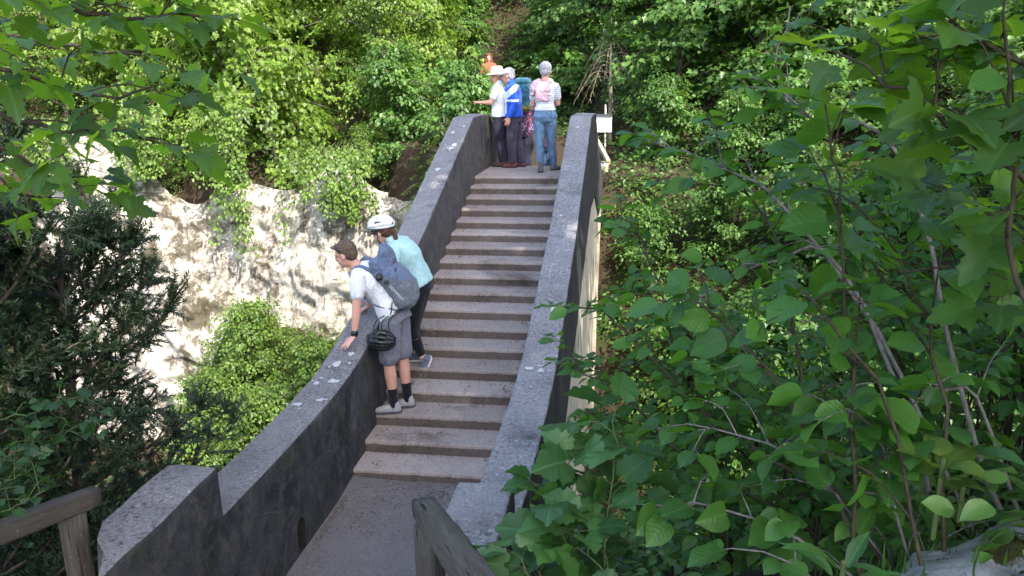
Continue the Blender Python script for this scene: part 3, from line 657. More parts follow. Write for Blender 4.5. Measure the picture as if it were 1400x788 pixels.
def head(b, c, f, u, k=1.0):
    f = unit(f); u = unit(u - f * (u @ f)); r = np.cross(f, u)
    E = lambda x, y, z, a, bb, cc: b.ell(c + k * (r * x + f * y + u * z), (r * a * k, f * bb * k, u * cc * k))
    E(0, -.012, .03, .076, .097, .088); E(0, .022, -.035, .058, .068, .078); E(0, .052, -.092, .027, .024, .02); E(0, .06, .022, .052, .028, .022)
    E(0, .066, -.02, .045, .022, .03)
    b.tube([c + k * (f * .088 + u * .012), c + k * (f * .104 - u * .022), c + k * (f * .096 - u * .034)], [.008 * k, .0125 * k, .012 * k], 8)
    for s in (-1, 1): E(s * .077, -.012, -.012, .010, .019, .031)
    E(0, .078, -.060, .022, .013, .010)
    return f, u, r
def person(label, J, f, outfit, group=None, k=1.0, base=None, vox=.007):
    """one figure: continuous body with clothes, shoes and hair as its parts"""
    o = outfit; base = base if base is not None else lerp(J['anL'], J['anR'], .5) * A3(1, 1, 0) + A3(0, 0, J['z'])
    root = empty('person', Vector(base), label, 'person', group); fem = o.get('fem', 0)
    up_t = unit(J['neck'] - J['pel']); lat_s = unit(J['shR'] - J['shL']); lat_h = unit(J['hipR'] - J['hipL'])
    sw = np.linalg.norm(J['shR'] - J['shL']) / 2; hw = np.linalg.norm(J['hipR'] - J['hipL']) / 2
    def torso(b, e, lo=-.08, hi=1.0, ew=0):
        L = J['neck'] - J['pel']; cur = J.get('bend', A3(0, 0, 0))
        for_ = []
        S = [(-.16, hw + .045, .10, 0), (.0, hw + .075 + .015 * fem, .118 + .012 * fem, 0), (.18, hw + .06, .112, .1), (.38, .128 - .012 * fem, .10, .3), (.60, .150 - .01 * fem, .115, .6), (.80, sw * .90, .112, .9), (.93, sw * .95, .078, 1), (1.0, .062, .058, 1)]
        secs = []
        for t_, rx, ry, m in S:
            if t_ < lo or t_ > hi: continue
            lat = unit(lat_h * (1 - m) + lat_s * m); fw = unit(np.cross(up_t, lat)); c = J['pel'] + L * t_ + cur * math.sin(math.pi * min(1, max(0, t_)))
            secs.append((c, lat * (rx * k + e + ew * (1 - m)), fw * (ry * k + e)))
        b.loft(secs, 20, p=2.3)
    # body
    b = MB(); torso(b, -.006)
    b.tube([J['neck'] - up_t * .05, J['neck'] + (J['head'] - J['neck']) * .3, J['head'] - A3(0, 0, .04) - unit(f) * .02], [.064 * k, .056 * k, .054 * k], 12)
    hf, hu, hr = head(b, J['head'], f, J.get('hup', A3(0, 0, 1)), k * o.get('hk', 1.0))
    for s in 'LR':
        sh, el, wr = J['sh' + s], J['el' + s], J['wr' + s]
        b.tube([lerp(J['neck'], sh, .45), sh, lerp(sh, el, .35), lerp(sh, el, .75), el], [.050 * k, .055 * k, .047 * k, .041 * k, .038 * k], 12)
        b.tube([el, lerp(el, wr, .25), lerp(el, wr, .65), wr], [.038 * k, .041 * k, .033 * k, .026 * k], 12)
        hd, hn, sd, kw = J['hand' + s]; hand(b, wr, A3(*hd), A3(*hn), sd, k=k * (.93 if fem else 1.0), **kw)
        hp, kn, an = J['hip' + s], J['kn' + s], J['an' + s]
        b.tube([hp, lerp(hp, kn, .4), lerp(hp, kn, .8), kn, lerp(kn, an, .3), lerp(kn, an, .7), an], [.086 * k, .078 * k, .06 * k, .054 * k, .057 * k, .042 * k, .035 * k], 14)
        d, s_, u = foot(b, an, J['toe' + s], J['z'], tilt=J.get('tilt' + s)); b.tube([an - d * .03 - u * .05 * k, an + d * .10 * k - u * .055 * k], [.03 * k, .025 * k], 8)
    b.remesh('body', o['skin'], root, vox=vox, it=3)
    # shirt
    T = o['top']; b = MB(); torso(b, T.get('e', .014), lo=T.get('lo', -.01), ew=T.get('ew', .0))
    for s in 'LR':
        sh, el, wr = J['sh' + s], J['el' + s], J['wr' + s]; fr = T['sleeve']; w_ = T.get('sw', .010)
        if fr <= 1: b.tube([lerp(J['neck'], sh, .5), sh, lerp(sh, el, fr * .6), lerp(sh, el, fr)], [.055 * k, (.060 + w_) * k, (.055 + w_ * 1.4) * k, (.048 + w_ * 1.6) * k], 14)
        else: b.tube([lerp(J['neck'], sh, .5), sh, lerp(sh, el, .5), el, lerp(el, wr, .5), lerp(el, wr, fr - 1)], [.055 * k, (.058 + w_) * k, (.050 + w_) * k, (.046 + w_) * k, (.040 + w_) * k, (.032 + w_ * .7) * k], 14)
    if T.get('collar'): b.tube([J['neck'] - up_t * .02, J['neck'] + (J['head'] - J['neck']) * .35], [.075 * k, .066 * k], 14)
    shirt = b.remesh(T.get('name', 'shirt'), T['mat'], root, vox=vox + .001, it=3, disp=T.get('disp', .018), dsize=.10, keepmat=T.get('keep'))
    # trousers
    P_ = o['bottom']; b = MB(); torso(b, P_.get('e', .006), lo=-.2, hi=P_.get('hi', .30))
    for s in 'LR':
        hp, kn, an = J['hip' + s], J['kn' + s], J['an' + s]; fr = P_['leg']; w_ = P_.get('w', .008)
        if fr <= 1: b.tube([hp, lerp(hp, kn, fr * .5), lerp(hp, kn, fr)], [(.092 + w_ * .5) * k, (.086 + w_) * k, (.076 + w_ * 1.6) * k], 16)
        else: b.tube([hp, lerp(hp, kn, .4), kn, lerp(kn, an, .35), lerp(kn, an, .75), lerp(kn, an, fr - 1)], [.092 * k, (.080 + w_) * k, (.058 + w_) * k, (.057 + w_) * k, (.045 + w_ * 1.4) * k, (.040 + w_ * 1.6) * k], 16)
    b.remesh(P_.get('name', 'trousers'), P_['mat'], root, vox=vox + .001, it=3, disp=P_.get('disp', .016), dsize=.09)
    # shoes and socks
    for s in 'LR':
        an, toe = J['an' + s], J['toe' + s]; kn = J['kn' + s]; d, s_, u = foot(None, an, toe, J['z'], tilt=J.get('tilt' + s)); z = J.get('z' + s, J['z'])
        sole = an - u * .085 * k if J.get('tilt' + s) else A3(an[0], an[1], z)
        L1 = .175 * k; h = -.062 * k; hh = .048 * k
        b = MB(); b.loft([(sole - d * .062 * k + u * .045, s_ * .028 * k, u * .030), (sole - d * .035 * k + u * .045, s_ * .036 * k, u * .042), (sole + d * .03 * k + u * .045, s_ * .038 * k, u * .044), (sole + d * .09 * k + u * .037, s_ * .044 * k, u * .034), (sole + d * .14 * k + u * .030, s_ * .042 * k, u * .026), (sole + d * L1 + u * .026, s_ * .028 * k, u * .016)], 16, p=2.6)
        b.tube([sole + u * .04 - d * .012, sole + u * (.095 + o.get('boot', 0)) - d * .012], [.042 * k, .040 * k], 14)
        sh_ = b.remesh('shoe', o['shoe'], root, vox=.006, it=3)
        b = MB(); b.loft([(sole + d * .055 * k + u * t_, s_ * w2 * k, d * l2 * k) for t_, w2, l2 in ((0.001, .042, .122), (.010, .046, .128), (.022, .044, .126))], 24, p=2.6); b.build('sole', o['sole'], sh_)
        if 'sock' in o:
            b = MB(); b.tube([an - u * .02, lerp(an, kn, .12), lerp(an, kn, .36)], [.042 * k, .043 * k, .049 * k], 14); b.build('sock', o['sock'], root, True)
    # face
    kk = k * o.get('hk', 1.0); c = J['head']
    for s in (-1, 1):
        b = MB(); b.ell(c + kk * (hr * .031 * s + hf * .080 + hu * .004), (hr * .013 * kk, hf * .008 * kk, hu * .007 * kk), 10, 6); b.build('eye', M['eye'], root, True)
        b = MB(); b.tube([c + kk * (hr * .018 * s + hf * .090 + hu * .022), c + kk * (hr * .045 * s + hf * .080 + hu * .022)], .0045 * kk, 6); b.build('eyebrow', o['hairmat'], root, True)
    b = MB(); b.ell(c + kk * (hf * .087 - hu * .061), (hr * .021 * kk, hf * .006 * kk, hu * .005 * kk), 10, 6); b.build('mouth', M['lip'], root, True)
    # hair
    b = MB(); st = o['hair']; e = lambda x, y, z, a, bb, cc: b.ell(c + kk * (hr * x + hf * y + hu * z), (hr * a * kk, hf * bb * kk, hu * cc * kk))
    if st in ('short', 'bob', 'long', 'pony'):
        g_ = .006 if st == 'short' else .014
        e(0, -.026, .046, .077 + g_, .093 + g_, .084 + g_); e(0, -.056, .0, .068 + g_, .058 + g_, .068)
        if st == 'short': e(0, .045, .092, .05, .035, .026)
        if st == 'bob': e(0, -.045, -.025, .074, .062, .055); e(0, .03, .085, .066, .045, .035)
        if st == 'long':
            e(0, -.03, .03, .09, .09, .09)
            for s in (-1, 1): b.tube([c + kk * (hr * .07 * s + hf * .0 + hu * .03), c + kk * (hr * .085 * s + hf * .02 - hu * .10), c + kk * (hr * .08 * s + hf * .05 - hu * .30)], [.035, .04, .025], 10)
        if st == 'pony': b.tube([c + kk * (-hf * .09 + hu * .0), c + kk * (-hf * .135 - hu * .02), c + kk * (-hf * .13 - hu * .10), c + kk * (-hf * .10 - hu * .16)], [.022, .026, .024, .008], 10)
    b.remesh('hair', o['hairmat'], root, vox=.006, it=2, disp=.014, dsize=.02)
    return root, (hf, hu, hr, c, kk)
def hat_shell(b, H, y0, z0, rx, ry, rz, cut=-.1):
    hf, hu, hr, c, k = H; secs = []
    for t_ in np.linspace(cut, 1.45, 10): secs.append((c + k * (hf * y0 + hu * (z0 + rz * math.sin(t_))), hr * rx * math.cos(t_) * k, hf * ry * math.cos(t_) * k))
    b.loft(secs, 24, p=2.2)
M['eye'] = mat_plain('dark eye', (.03, .025, .02), .2, .5, .1, 30, 0); M['lip'] = mat_plain('lip', (.36, .13, .11), .5, .3, .1, 30, 0)
SK = mat_skin('fair skin', (.55, .33, .25)); SK2 = mat_skin('sunned skin', (.50, .28, .20))
def hairm(n, c):
    t = NT(n); v = t.coord(); t.bump(t.noise(70, 4, .7, vec=t.mapping(v, (1, 1, .35))), .9, .01); return t.fin(t.ramp(t.noise(55, 4, .7, vec=t.mapping(v, (1, 1, .3))), .35, .65, tuple(x * .55 for x in c), c), .55, .3)
BR, GR, AUB, DK = hairm('brown hair', (.13, .085, .055)), hairm('silver hair', (.48, .47, .49)), hairm('auburn hair', (.16, .05, .025)), hairm('dark brown hair', (.05, .03, .02))
flat = lambda: dict(curl=.12, spread=.30, thumb_out=1.0); rel = lambda: dict(curl=.55, spread=.1)
# young man leaning over the parapet
J = dict(z=-1.584, head=A3(-.225, -5.06, -.085), neck=A3(-.135, -5.03, -.195), pel=A3(.185, -4.98, -.655), shL=A3(-.068, -5.20, -.262), shR=A3(-.075, -4.86, -.235), elL=A3(-.082, -5.255, -.530), wrL=A3(-.108, -5.285, -.775),
         elR=A3(-.10, -4.80, -.46), wrR=A3(-.15, -4.72, -.665), hipL=A3(.165, -5.07, -.70), hipR=A3(.20, -4.89, -.70), knL=A3(.135, -5.08, -1.105), knR=A3(.225, -4.93, -1.09), anL=A3(.165, -5.09, -1.495), anR=A3(.255, -4.94, -1.495), toeL=A3(.0, -5.12, -1.56), toeR=A3(.1, -4.97, -1.56),
         handL=((-.45, -.75, -.52), (-.25, -.25, .9), -1, flat()), handR=((-.8, .1, -.35), (-.2, 0, .9), 1, flat()), hup=A3(-.15, 0, 1), bend=A3(.03, 0, .03))
man, H1 = person('young man in white t-shirt and grey shorts leaning over the left parapet', J, A3(-.95, .12, -.28),
    dict(skin=SK, top=dict(mat=mat_cloth('white cotton', (.72, .73, .76)), sleeve=.55, lo=-.01, e=.016, name='t_shirt'), bottom=dict(mat=mat_cloth('grey shorts cloth', (.17, .17, .20)), leg=.86, w=.012, name='shorts'), shoe=mat_cloth('grey knit shoe', (.36, .36, .36)), sole=mat_plain('dark sole', (.07, .075, .09)), sock=mat_cloth('black sock', (.012, .012, .016)), hair='short', hairmat=BR))
hf, hu, hr, c, kk = H1
b = MB(); b.tube([c + hr * .082 * s - hf * .02 * (s != 9) + hu * .045 for s in (-1,)] + [c + hr * .075 * s + hf * q + hu * z for s, q, z in ((-1, .05, .085), (-.6, .09, .098), (0, .105, .10), (.6, .09, .098), (1, .05, .085))] + [c + hr * .082 - hf * .02 + hu * .045], .0065, 6); b.build('sunglasses', mat_plain('black frames', (.015, .015, .018), .3, .5), man, True)
wd = unit(J['wrL'] - J['elL']); wc = J['wrL'] - wd * .025; b = MB(); b.tube([wc - wd * .011, wc + wd * .011], .034, 16); b.ell(wc + A3(.01, -.034, .0), ((.016, 0, 0), (0, .006, 0), (0, 0, .018))); b.build('watch', mat_plain('black watch', (.012, .012, .014), .25, .5), man, True)
# his backpack
def bp(P0): return empty
axu = unit(J['neck'] - J['pel']); lat = A3(0, 1, 0); bk = unit(np.cross(lat, axu)); bk = bk if bk[0] > 0 else -bk
pc = lerp(J['pel'], J['neck'], .42) + bk * .20
PK = empty('backpack', Vector(pc), 'blue grey roll top backpack worn by the young man in shorts', 'backpack')
b = MB(); S = [(-.26, .10, .05), (-.22, .145, .10), (-.08, .162, .118), (.06, .162, .118), (.17, .155, .10), (.25, .150, .065), (.29, .150, .035)]
b.loft([(pc + axu * t_ + bk * (.02 if abs(t_) < .15 else -.01), lat * w_, bk * d_) for t_, w_, d_ in S], 24, p=3.2)
b.loft([(pc + axu * .16 + bk * .02, lat * .15, bk * .10), (pc + axu * .29 + bk * .10, lat * .10, bk * .07), (pc + axu * .36 + bk * .13, lat * .03, bk * .03)], 16, p=2.4)
M['pack_low'] = mat_cloth('grey pack fabric', (.15, .165, .19), .12, .8, .6); M['pack_top'] = mat_cloth('slate blue pack fabric', (.115, .15, .235), .12, .8, .6)
b.remesh('bag', [M['pack_low'], M['pack_top']], PK, vox=.009, it=4, disp=.05, dsize=.13, keepmat=lambda q: ((q - pc) @ axu * .9 + (q - pc) @ bk * .9 + .25 * ((q - pc) @ lat)) > .07)
def side_pt(u, v): return pc + axu * u + bk * v - lat * .158
for u, v, r in ((.13, -.03, .034), (.06, .0, .02)):
    b = MB(); q = side_pt(u, v); b.tube([q + lat * .03, q - lat * .018], r, 18); b.build('valve', mat_plain('black valve', (.02, .022, .026), .4, .5), PK, True)
for s, e in ((-1, .11), (1, -.11)):
    b = MB(); q0 = pc + axu * .20 - bk * .09 + lat * e; b.tube(spline([q0 + bk * .02, J['sh' + ('L' if e < 0 else 'R')] * A3(1, 0, 1) + A3(0, pc[1] + e * 1.15, 0) + A3(-.015, 0, .083), J['sh' + ('L' if e < 0 else 'R')] * A3(1, 0, 1) + A3(0, pc[1] + e * 1.25, 0) + A3(-.085, 0, -.03), pc - axu * .02 - bk * .25 + lat * e * 1.35, pc - axu * .2 - bk * .10 + lat * e * 1.4], 18), [.022] * 8 + [.016] * 4 + [.009] * 6, 8); b.build('shoulder_strap', M['pack_top'], PK, True)
b = MB(); b.tube(spline([pc - axu * .12 - bk * .08 - lat * .16, pc - axu * .2 - bk * .16 - lat * .165, pc - axu * .24 - bk * .26 - lat * .13], 8), .006, 6); b.build('waist_strap', mat_plain('black webbing', (.015, .015, .018)), PK, True)
def letters(txt, o_, x, y, n, h, mat, parent, name='lettering'):
    cu = bpy.data.curves.new('t', 'FONT'); cu.body = txt; cu.size = h; cu.extrude = .001; cu.align_x = 'CENTER'; cu.align_y = 'CENTER'; cu.space_character = 1.15
    ob = bpy.data.objects.new('t', cu); col.objects.link(ob); dg = bpy.context.evaluated_depsgraph_get(); dg.update(); me = bpy.data.meshes.new_from_object(ob.evaluated_get(dg)); bpy.data.objects.remove(ob)
    x, y, n = unit(x), unit(y), unit(n); co = np.array([v.co for v in me.vertices]); co = o_ + co[:, :1] * x + co[:, 1:2] * y + co[:, 2:] * n; me.vertices.foreach_set('co', co.reshape(-1)); me.materials.clear(); return link(name, me, mat, parent)
letters('SOINNUL', side_pt(-.075, .02) - lat * .030, -axu * .95 + bk * .12, bk + axu * .12, -lat, .036, mat_plain('pale print', (.72, .74, .78), .6, .3, .05, 30, 0), PK)
letters('B', side_pt(.10, .12) - lat * .012 + bk * .02, -axu * .5 + bk * .8, bk * .5 + axu * .8, unit(-lat + bk * .3), .05, mat_plain('dark emblem', (.012, .015, .03), .5, .3, .05, 30, 0), PK, 'emblem')
def helmet(root, c, f, u, ms, mi, k=1.0, straps=True):
    """cycling helmet: dark liner under separate shell ribs"""
    f = unit(f); u = unit(u - f * (u @ f)); r = np.cross(f, u)
    P = lambda th, ph, g=1.0: c + k * g * (r * .098 * math.sin(ph) * math.cos(th) + f * .135 * math.sin(th) + u * .112 * math.cos(ph) * math.cos(th)) 
    b = MB(); b.loft([(c + k * u * .100 * math.sin(a) - u * .01, r * .090 * math.cos(a) * k, f * .122 * math.cos(a) * k) for a in np.linspace(-.15, 1.4, 9)], 20); b.build('liner', mi, root, True)
    b = MB()
    for ph, w_ in ((-1.25, .017), (-.80, .015), (-.36, .017), (.0, .012), (.36, .017), (.80, .015), (1.25, .017)):
        th = np.linspace(-1.2, 1.35, 14); b.tube([P(q, ph * (1 - .12 * abs(q)), 1.03) for q in th], [(w_ * (.55 + .55 * math.cos(q * .9))) * k for q in th], 8)
    b.tube([c + k * (r * .094 * math.cos(a) + f * .126 * math.sin(a) + u * (.010 + .012 * math.sin(a))) for a in np.linspace(0, 6.283, 25)], .011 * k, 8, cap=False)
    for th in (.95, .25, -.75): b.tube([P(th, ph, 1.0) for ph in np.linspace(-1.3, 1.3, 11)], .011 * k, 8)
    fr = [P(q, 0, 1.0) for q in (1.1, 1.3)]; b.ell(c + k * (f * .098 + u * .040), (r * .062 * k, f * .030 * k, u * .026 * k))
    b.remesh('shell', ms, root, vox=.006, it=3)
HB = empty('helmet', Vector(pc - axu * .36), 'black cycling helmet hanging by its straps below the blue grey backpack', 'helmet')
BLK = mat_plain('black helmet plastic', (.014, .015, .017), .25, .5, .1, 30, 0)
hc = A3(.118, -5.20, -.82); helmet(HB, hc, A3(-.95, -.15, .12), A3(-.05, -.95, -.3), BLK, mat_plain('black foam', (.02, .02, .022)), .95)
b = MB()
for dx in (-.03, .03, .0): b.tube(spline([pc - axu * .23 - lat * .10, hc + A3(dx * 1.8 + .02, .03, .17), hc + A3(dx * 2.5, .0, .06)], 8), .005, 5)
b.build('strap', mat_plain('black strap', (.012, .012, .014)), HB)
# woman in the white helmet
J = dict(z=-1.373, head=A3(-.105, -4.32, -.015), neck=A3(.012, -4.30, -.10), pel=A3(.255, -4.31, -.555), shL=A3(.062, -4.46, -.165), shR=A3(.06, -4.14, -.145), elL=A3(.05, -4.56, -.40), wrL=A3(-.09, -4.47, -.600), elR=A3(.145, -4.02, -.325), wrR=A3(-.06, -4.02, -.470),
         hipL=A3(.25, -4.395, -.60), hipR=A3(.25, -4.225, -.60), knL=A3(.175, -4.40, -.985), knR=A3(.16, -4.24, -.985), anL=A3(.275, -4.39, -1.30), anR=A3(.16, -4.25, -1.285), toeL=A3(.19, -4.52, -1.50), toeR=A3(.0, -4.28, -1.35), tiltL=1,
         handL=((-.9, .0, -.25), (-.2, 0, .9), -1, flat()), handR=((-.9, .1, -.2), (-.2, 0, .9), 1, flat()), hup=A3(-.1, 0, 1), bend=A3(.04, 0, .02))
wom, H2 = person('woman in white cycling helmet and mint jacket leaning over the parapet', J, A3(-.93, .22, -.25),
    dict(fem=1, skin=SK, top=dict(mat=mat_cloth('mint jacket cloth', (.38, .58, .58)), sleeve=1.9, lo=.0, e=.018, collar=1, name='jacket'), bottom=dict(mat=mat_cloth('black leggings', (.012, .013, .018), .1, .3), leg=1.85, w=.0, disp=.004, name='leggings'), shoe=mat_cloth('slate knit shoe', (.13, .16, .21)), sole=mat_plain('white sole', (.7, .7, .7)), hair='pony', hairmat=hairm('reddish brown hair', (.11, .05, .03))))
hf, hu, hr, c, kk = H2
hr_ = empty('helmet', (0, 0, 0)); hr_.parent = wom; hr_.location = -wom.location
WH = mat_plain('white helmet plastic', (.78, .78, .76), .3, .5, .04, 30, 0)
helmet(hr_, c + hu * .045 - hf * .012, hf * 1.0 + hu * .05, hu, WH, mat_plain('grey foam', (.05, .05, .06)), 1.0)
for s in (-1, 1):
    b = MB(); b.tube([c + hr * .082 * s + hu * .05, c + hr * .076 * s + hf * .02 - hu * .05, c + hr * .03 * s + hf * .04 - hu * .115], .005, 5); o_ = b.build('chin_strap', M['hole'], wom)
b = MB(); b.tube([c + hr * -.08 - hf * .0 + hu * .01, c + hr * -.06 + hf * .085 + hu * .008, c + hf * .102 + hu * .008, c + hr * .06 + hf * .085 + hu * .008, c + hr * .08 + hu * .01], .011, 6); b.build('sunglasses', mat_plain('dark lenses', (.012, .012, .015), .15, .5), wom, True)
# grey haired woman on the crest
J = dict(z=.0, head=A3(.995, .69, 1.498), neck=A3(.985, .66, 1.345), pel=A3(.985, .66, .83), shL=A3(.835, .65, 1.275), shR=A3(1.145, .65, 1.275), elL=A3(.785, .69, 1.01), wrL=A3(.87, .90, .98), elR=A3(1.175, .74, 1.02), wrR=A3(1.07, .93, 1.02),
         hipL=A3(.90, .65, .78), hipR=A3(1.07, .66, .78), knL=A3(.90, .62, .44), knR=A3(1.075, .72, .44), anL=A3(.925, .56, .09), anR=A3(1.10, .83, .09), toeL=A3(.90, .75, .03), toeR=A3(1.22, .98, .03),
         handL=((.3, .9, .2), (-.6, .3, .6), 1, rel()), handR=((-.3, .9, .2), (.6, .3, .6), -1, rel()))
t = NT('striped white cotton'); v = t.coord('Object'); sep = t.new('ShaderNodeSeparateXYZ'); t.l.new(v, sep.inputs[0]); stp = t.ramp(t.math('SINE', t.math('MULTIPLY', sep.outputs[2], 210.0)), .2, .5)
t.bump(t.noise(14, 2, .5, vec=v, dist=1.2), .5, .03); STR = t.fin(t.mix(stp, (.68, .68, .70), (.46, .50, .60)), .9, .15)
DEN = mat_cloth('light denim', (.125, .21, .33), .35, .7)
gw, H3 = person('grey haired woman in striped t-shirt and light jeans seen from behind', J, A3(.12, 1, -.02),
    dict(fem=1, skin=SK, top=dict(mat=STR, sleeve=.62, e=.02, lo=.1, name='t_shirt'), bottom=dict(mat=DEN, leg=1.92, w=.008, e=.012, name='jeans', disp=.018), shoe=mat_cloth('grey suede boot', (.12, .115, .11)), sole=mat_plain('dark boot sole', (.05, .05, .05)), boot=.05, hair='bob', hairmat=GR))
PNK = NT('pink print cloth'); v = PNK.coord(); PNK.bump(PNK.noise(25, 3, vec=v), .5, .02); PNK = PNK.fin(PNK.mix(PNK.ramp(PNK.noise(38, 2, vec=v), .58, .64), (.60, .42, .47), (.40, .22, .31)), .9, .15)
b = MB(); n0 = J['neck']; b.tube([n0 + A3(.095 * math.cos(a), .085 * math.sin(a) + .0, .0 + .025 * math.sin(a)) for a in np.linspace(0, 6.283, 20)], .032, 10, cap=False)
b.loft([(A3(.97, .525, 1.34), A3(.08, 0, 0), A3(0, .03, 0)), (A3(.965, .515, 1.26), A3(.105, 0, 0), A3(0, .03, 0)), (A3(.96, .52, 1.10), A3(.105, 0, 0), A3(0, .022, 0)), (A3(.955, .53, 1.06), A3(.10, 0, 0), A3(0, .012, 0))], 20, p=3.5)
b.tube([A3(.90, .60, 1.36), A3(.86, .55, 1.33), A3(.82, .55, 1.25), A3(.80, .57, 1.17)], [.04, .05, .055, .04], 10)
b.remesh('scarf', PNK, gw, vox=.008, it=3, disp=.03, dsize=.05)
b = MB(); b.box((1.045, .535, .82), (.10, .02, .11)); b.remesh('back_pocket', mat_cloth('denim pocket', (.10, .17, .28), .3), gw, vox=.008, it=2)
# man in the straw hat, pointing
J = dict(z=.0, head=A3(.135, 1.37, 1.425), neck=A3(.165, 1.38, 1.29), pel=A3(.175, 1.38, .80), shL=A3(.165, 1.215, 1.225), shR=A3(.185, 1.545, 1.225), elL=A3(.06, 1.16, 1.03), wrL=A3(-.075, 1.13, 1.035), elR=A3(.20, 1.60, .98), wrR=A3(.10, 1.58, .80),
         hipL=A3(.175, 1.30, .76), hipR=A3(.175, 1.46, .76), knL=A3(.16, 1.30, .42), knR=A3(.20, 1.45, .42), anL=A3(.21, 1.31, .09), anR=A3(.27, 1.36, .09), toeL=A3(.02, 1.33, .03), toeR=A3(.08, 1.38, .03),
         handL=((-1, -.05, .05), (0, -.3, .9), -1, dict(curl=.1, spread=.05, point=True)), handR=((-.3, 0, -.9), (.1, .9, 0), -1, rel()))
hm, H4 = person('man in straw hat and white shirt pointing left from the crest', J, A3(-.86, -.48, -.08),
    dict(skin=SK2, top=dict(mat=mat_cloth('white shirt cloth', (.80, .80, .80), .04), sleeve=.6, e=.022, collar=1, lo=.0), bottom=dict(mat=mat_cloth('navy trousers cloth', (.028, .027, .045)), leg=1.95, w=.012, e=.012), shoe=mat_plain('brown walking shoe', (.10, .055, .04)), sole=mat_plain('black sole', (.03, .03, .03)), hair='short', hairmat=GR))
hf, hu, hr, c, kk = H4
STRAW = NT('straw'); v = STRAW.coord(); STRAW.bump(STRAW.noise(90, 2, vec=STRAW.mapping(v, (1, 1, 3))), .5, .005); STRAW = STRAW.fin(STRAW.ramp(STRAW.noise(60, 3, vec=v), .3, .7, (.55, .47, .32), (.72, .64, .47)), .8, .2)
ht = empty('hat', (0, 0, 0)); ht.parent = hm; ht.location = -hm.location
b = MB(); b.loft([(c + hu * z_ + hf * -.01, hr * a, hf * a * 1.1) for z_, a in ((.055, .098), (.09, .096), (.13, .088), (.155, .078), (.165, .05))], 24); b.loft([(c + hu * z_ - hf * .01, hr * a, hf * a * 1.1) for z_, a in ((.038, .155), (.046, .16), (.060, .13), (.066, .09))], 28); b.remesh('crown_and_brim', STRAW, ht, vox=.006, it=3)
b = MB(); b.tube([c + hu * .078 - hf * .01 + (hr * math.cos(a) + hf * 1.1 * math.sin(a)) * .095 for a in np.linspace(0, 6.283, 22)], .011, 6, cap=False); b.build('hat_band', mat_plain('pale hat band', (.45, .38, .27)), ht, True)
# man in the blue jacket
J = dict(z=.0, head=A3(.335, 1.22, 1.43), neck=A3(.405, 1.225, 1.30), pel=A3(.43, 1.22, .80), shL=A3(.425, 1.05, 1.235), shR=A3(.42, 1.39, 1.235), elL=A3(.475, 1.00, 1.01), wrL=A3(.385, .98, .805), elR=A3(.45, 1.45, 1.0), wrR=A3(.33, 1.42, .86),
         hipL=A3(.42, 1.14, .76), hipR=A3(.44, 1.30, .76), knL=A3(.39, 1.14, .42), knR=A3(.46, 1.30, .42), anL=A3(.405, 1.16, .09), anR=A3(.53, 1.30, .09), toeL=A3(.2, 1.18, .03), toeR=A3(.35, 1.33, .03),
         handL=((-.35, .0, -.93), (.2, -.95, 0), -1, rel()), handR=((-.6, .1, -.7), (.1, .9, 0), 1, rel()))
JB, JW = mat_cloth('bright blue jacket cloth', (.02, .09, .52)), mat_cloth('white jacket panel', (.74, .76, .80))
def jk(q):
    z, x, y = q[:, 2], q[:, 0], q[:, 1]
    w_ = z - .75 * (x - .40); return ((w_ > 1.135) & (w_ < 1.245) & (x < .50)) | ((z > 1.045) & (z < 1.08) & (y < 1.12)) | ((x < .325) & (z > .86) & (z < 1.2))
bm_, H5 = person('man in blue and white jacket and pale cap facing left', J, A3(-.97, .2, -.12),
    dict(skin=SK2, top=dict(mat=[JB, JW], sleeve=1.92, e=.024, collar=1, lo=.0, keep=jk, sw=.014, name='jacket'), bottom=dict(mat=mat_cloth('plum grey trousers cloth', (.06, .052, .075)), leg=1.98, w=.016, e=.014), shoe=mat_plain('maroon hiking shoe', (.16, .05, .05), .7, .3, .5, 60), sole=mat_plain('black sole', (.03, .03, .03)), hair='short', hairmat=GR))
hf, hu, hr, c, kk = H5; CAP = mat_cloth('pale cap cloth', (.66, .58, .54))
b = MB(); b.loft([(c + hu * (.04 + .085 * math.sin(a)) - hf * .012, hr * .09 * math.cos(a), hf * .108 * math.cos(a)) for a in np.linspace(0, 1.4, 8)], 22); b.loft([(c + hu * .045 + hf * .06, hr * .075, hu * .008), (c + hu * .04 + hf * .12, hr * .07, hu * .006), (c + hu * .025 + hf * .17, hr * .04, hu * .005)], 16); b.remesh('cap', CAP, bm_, vox=.006, it=3)
# woman with the teal backpack, a step lower
J = dict(z=-.30, head=A3(.50, 2.08, 1.20), neck=A3(.49, 2.03, 1.06), pel=A3(.475, 2.0, .52), shL=A3(.32, 2.02, 1.0), shR=A3(.65, 2.02, 1.0), elL=A3(.29, 2.08, .76), wrL=A3(.36, 2.26, .70), elR=A3(.67, 2.08, .76), wrR=A3(.62, 2.26, .70),
         hipL=A3(.40, 2.0, .47), hipR=A3(.55, 2.0, .47), knL=A3(.40, 1.99, .12), knR=A3(.54, 2.0, .12), anL=A3(.40, 1.93, -.21), anR=A3(.54, 1.96, -.21), toeL=A3(.40, 2.1, -.27), toeR=A3(.54, 2.12, -.27), handL=((.2, .9, .2), (-.6, .3, .6), 1, rel()), handR=((-.2, .9, .2), (.6, .3, .6), -1, rel()))
PT = NT('patterned blouse'); v = PT.coord(); q1 = PT.vor(60, v, out=1); PT.bump(PT.noise(20, 3, vec=v), .4, .02); hs = PT.new('ShaderNodeSeparateColor'); PT.l.new(q1, hs.inputs[0]); PT = PT.fin(PT.mix(PT.ramp(hs.outputs[0], .58, .62), (.04, .03, .07), PT.mix(PT.ramp(hs.outputs[1], .4, .6), (.34, .07, .15), (.30, .27, .38))), .9, .15)
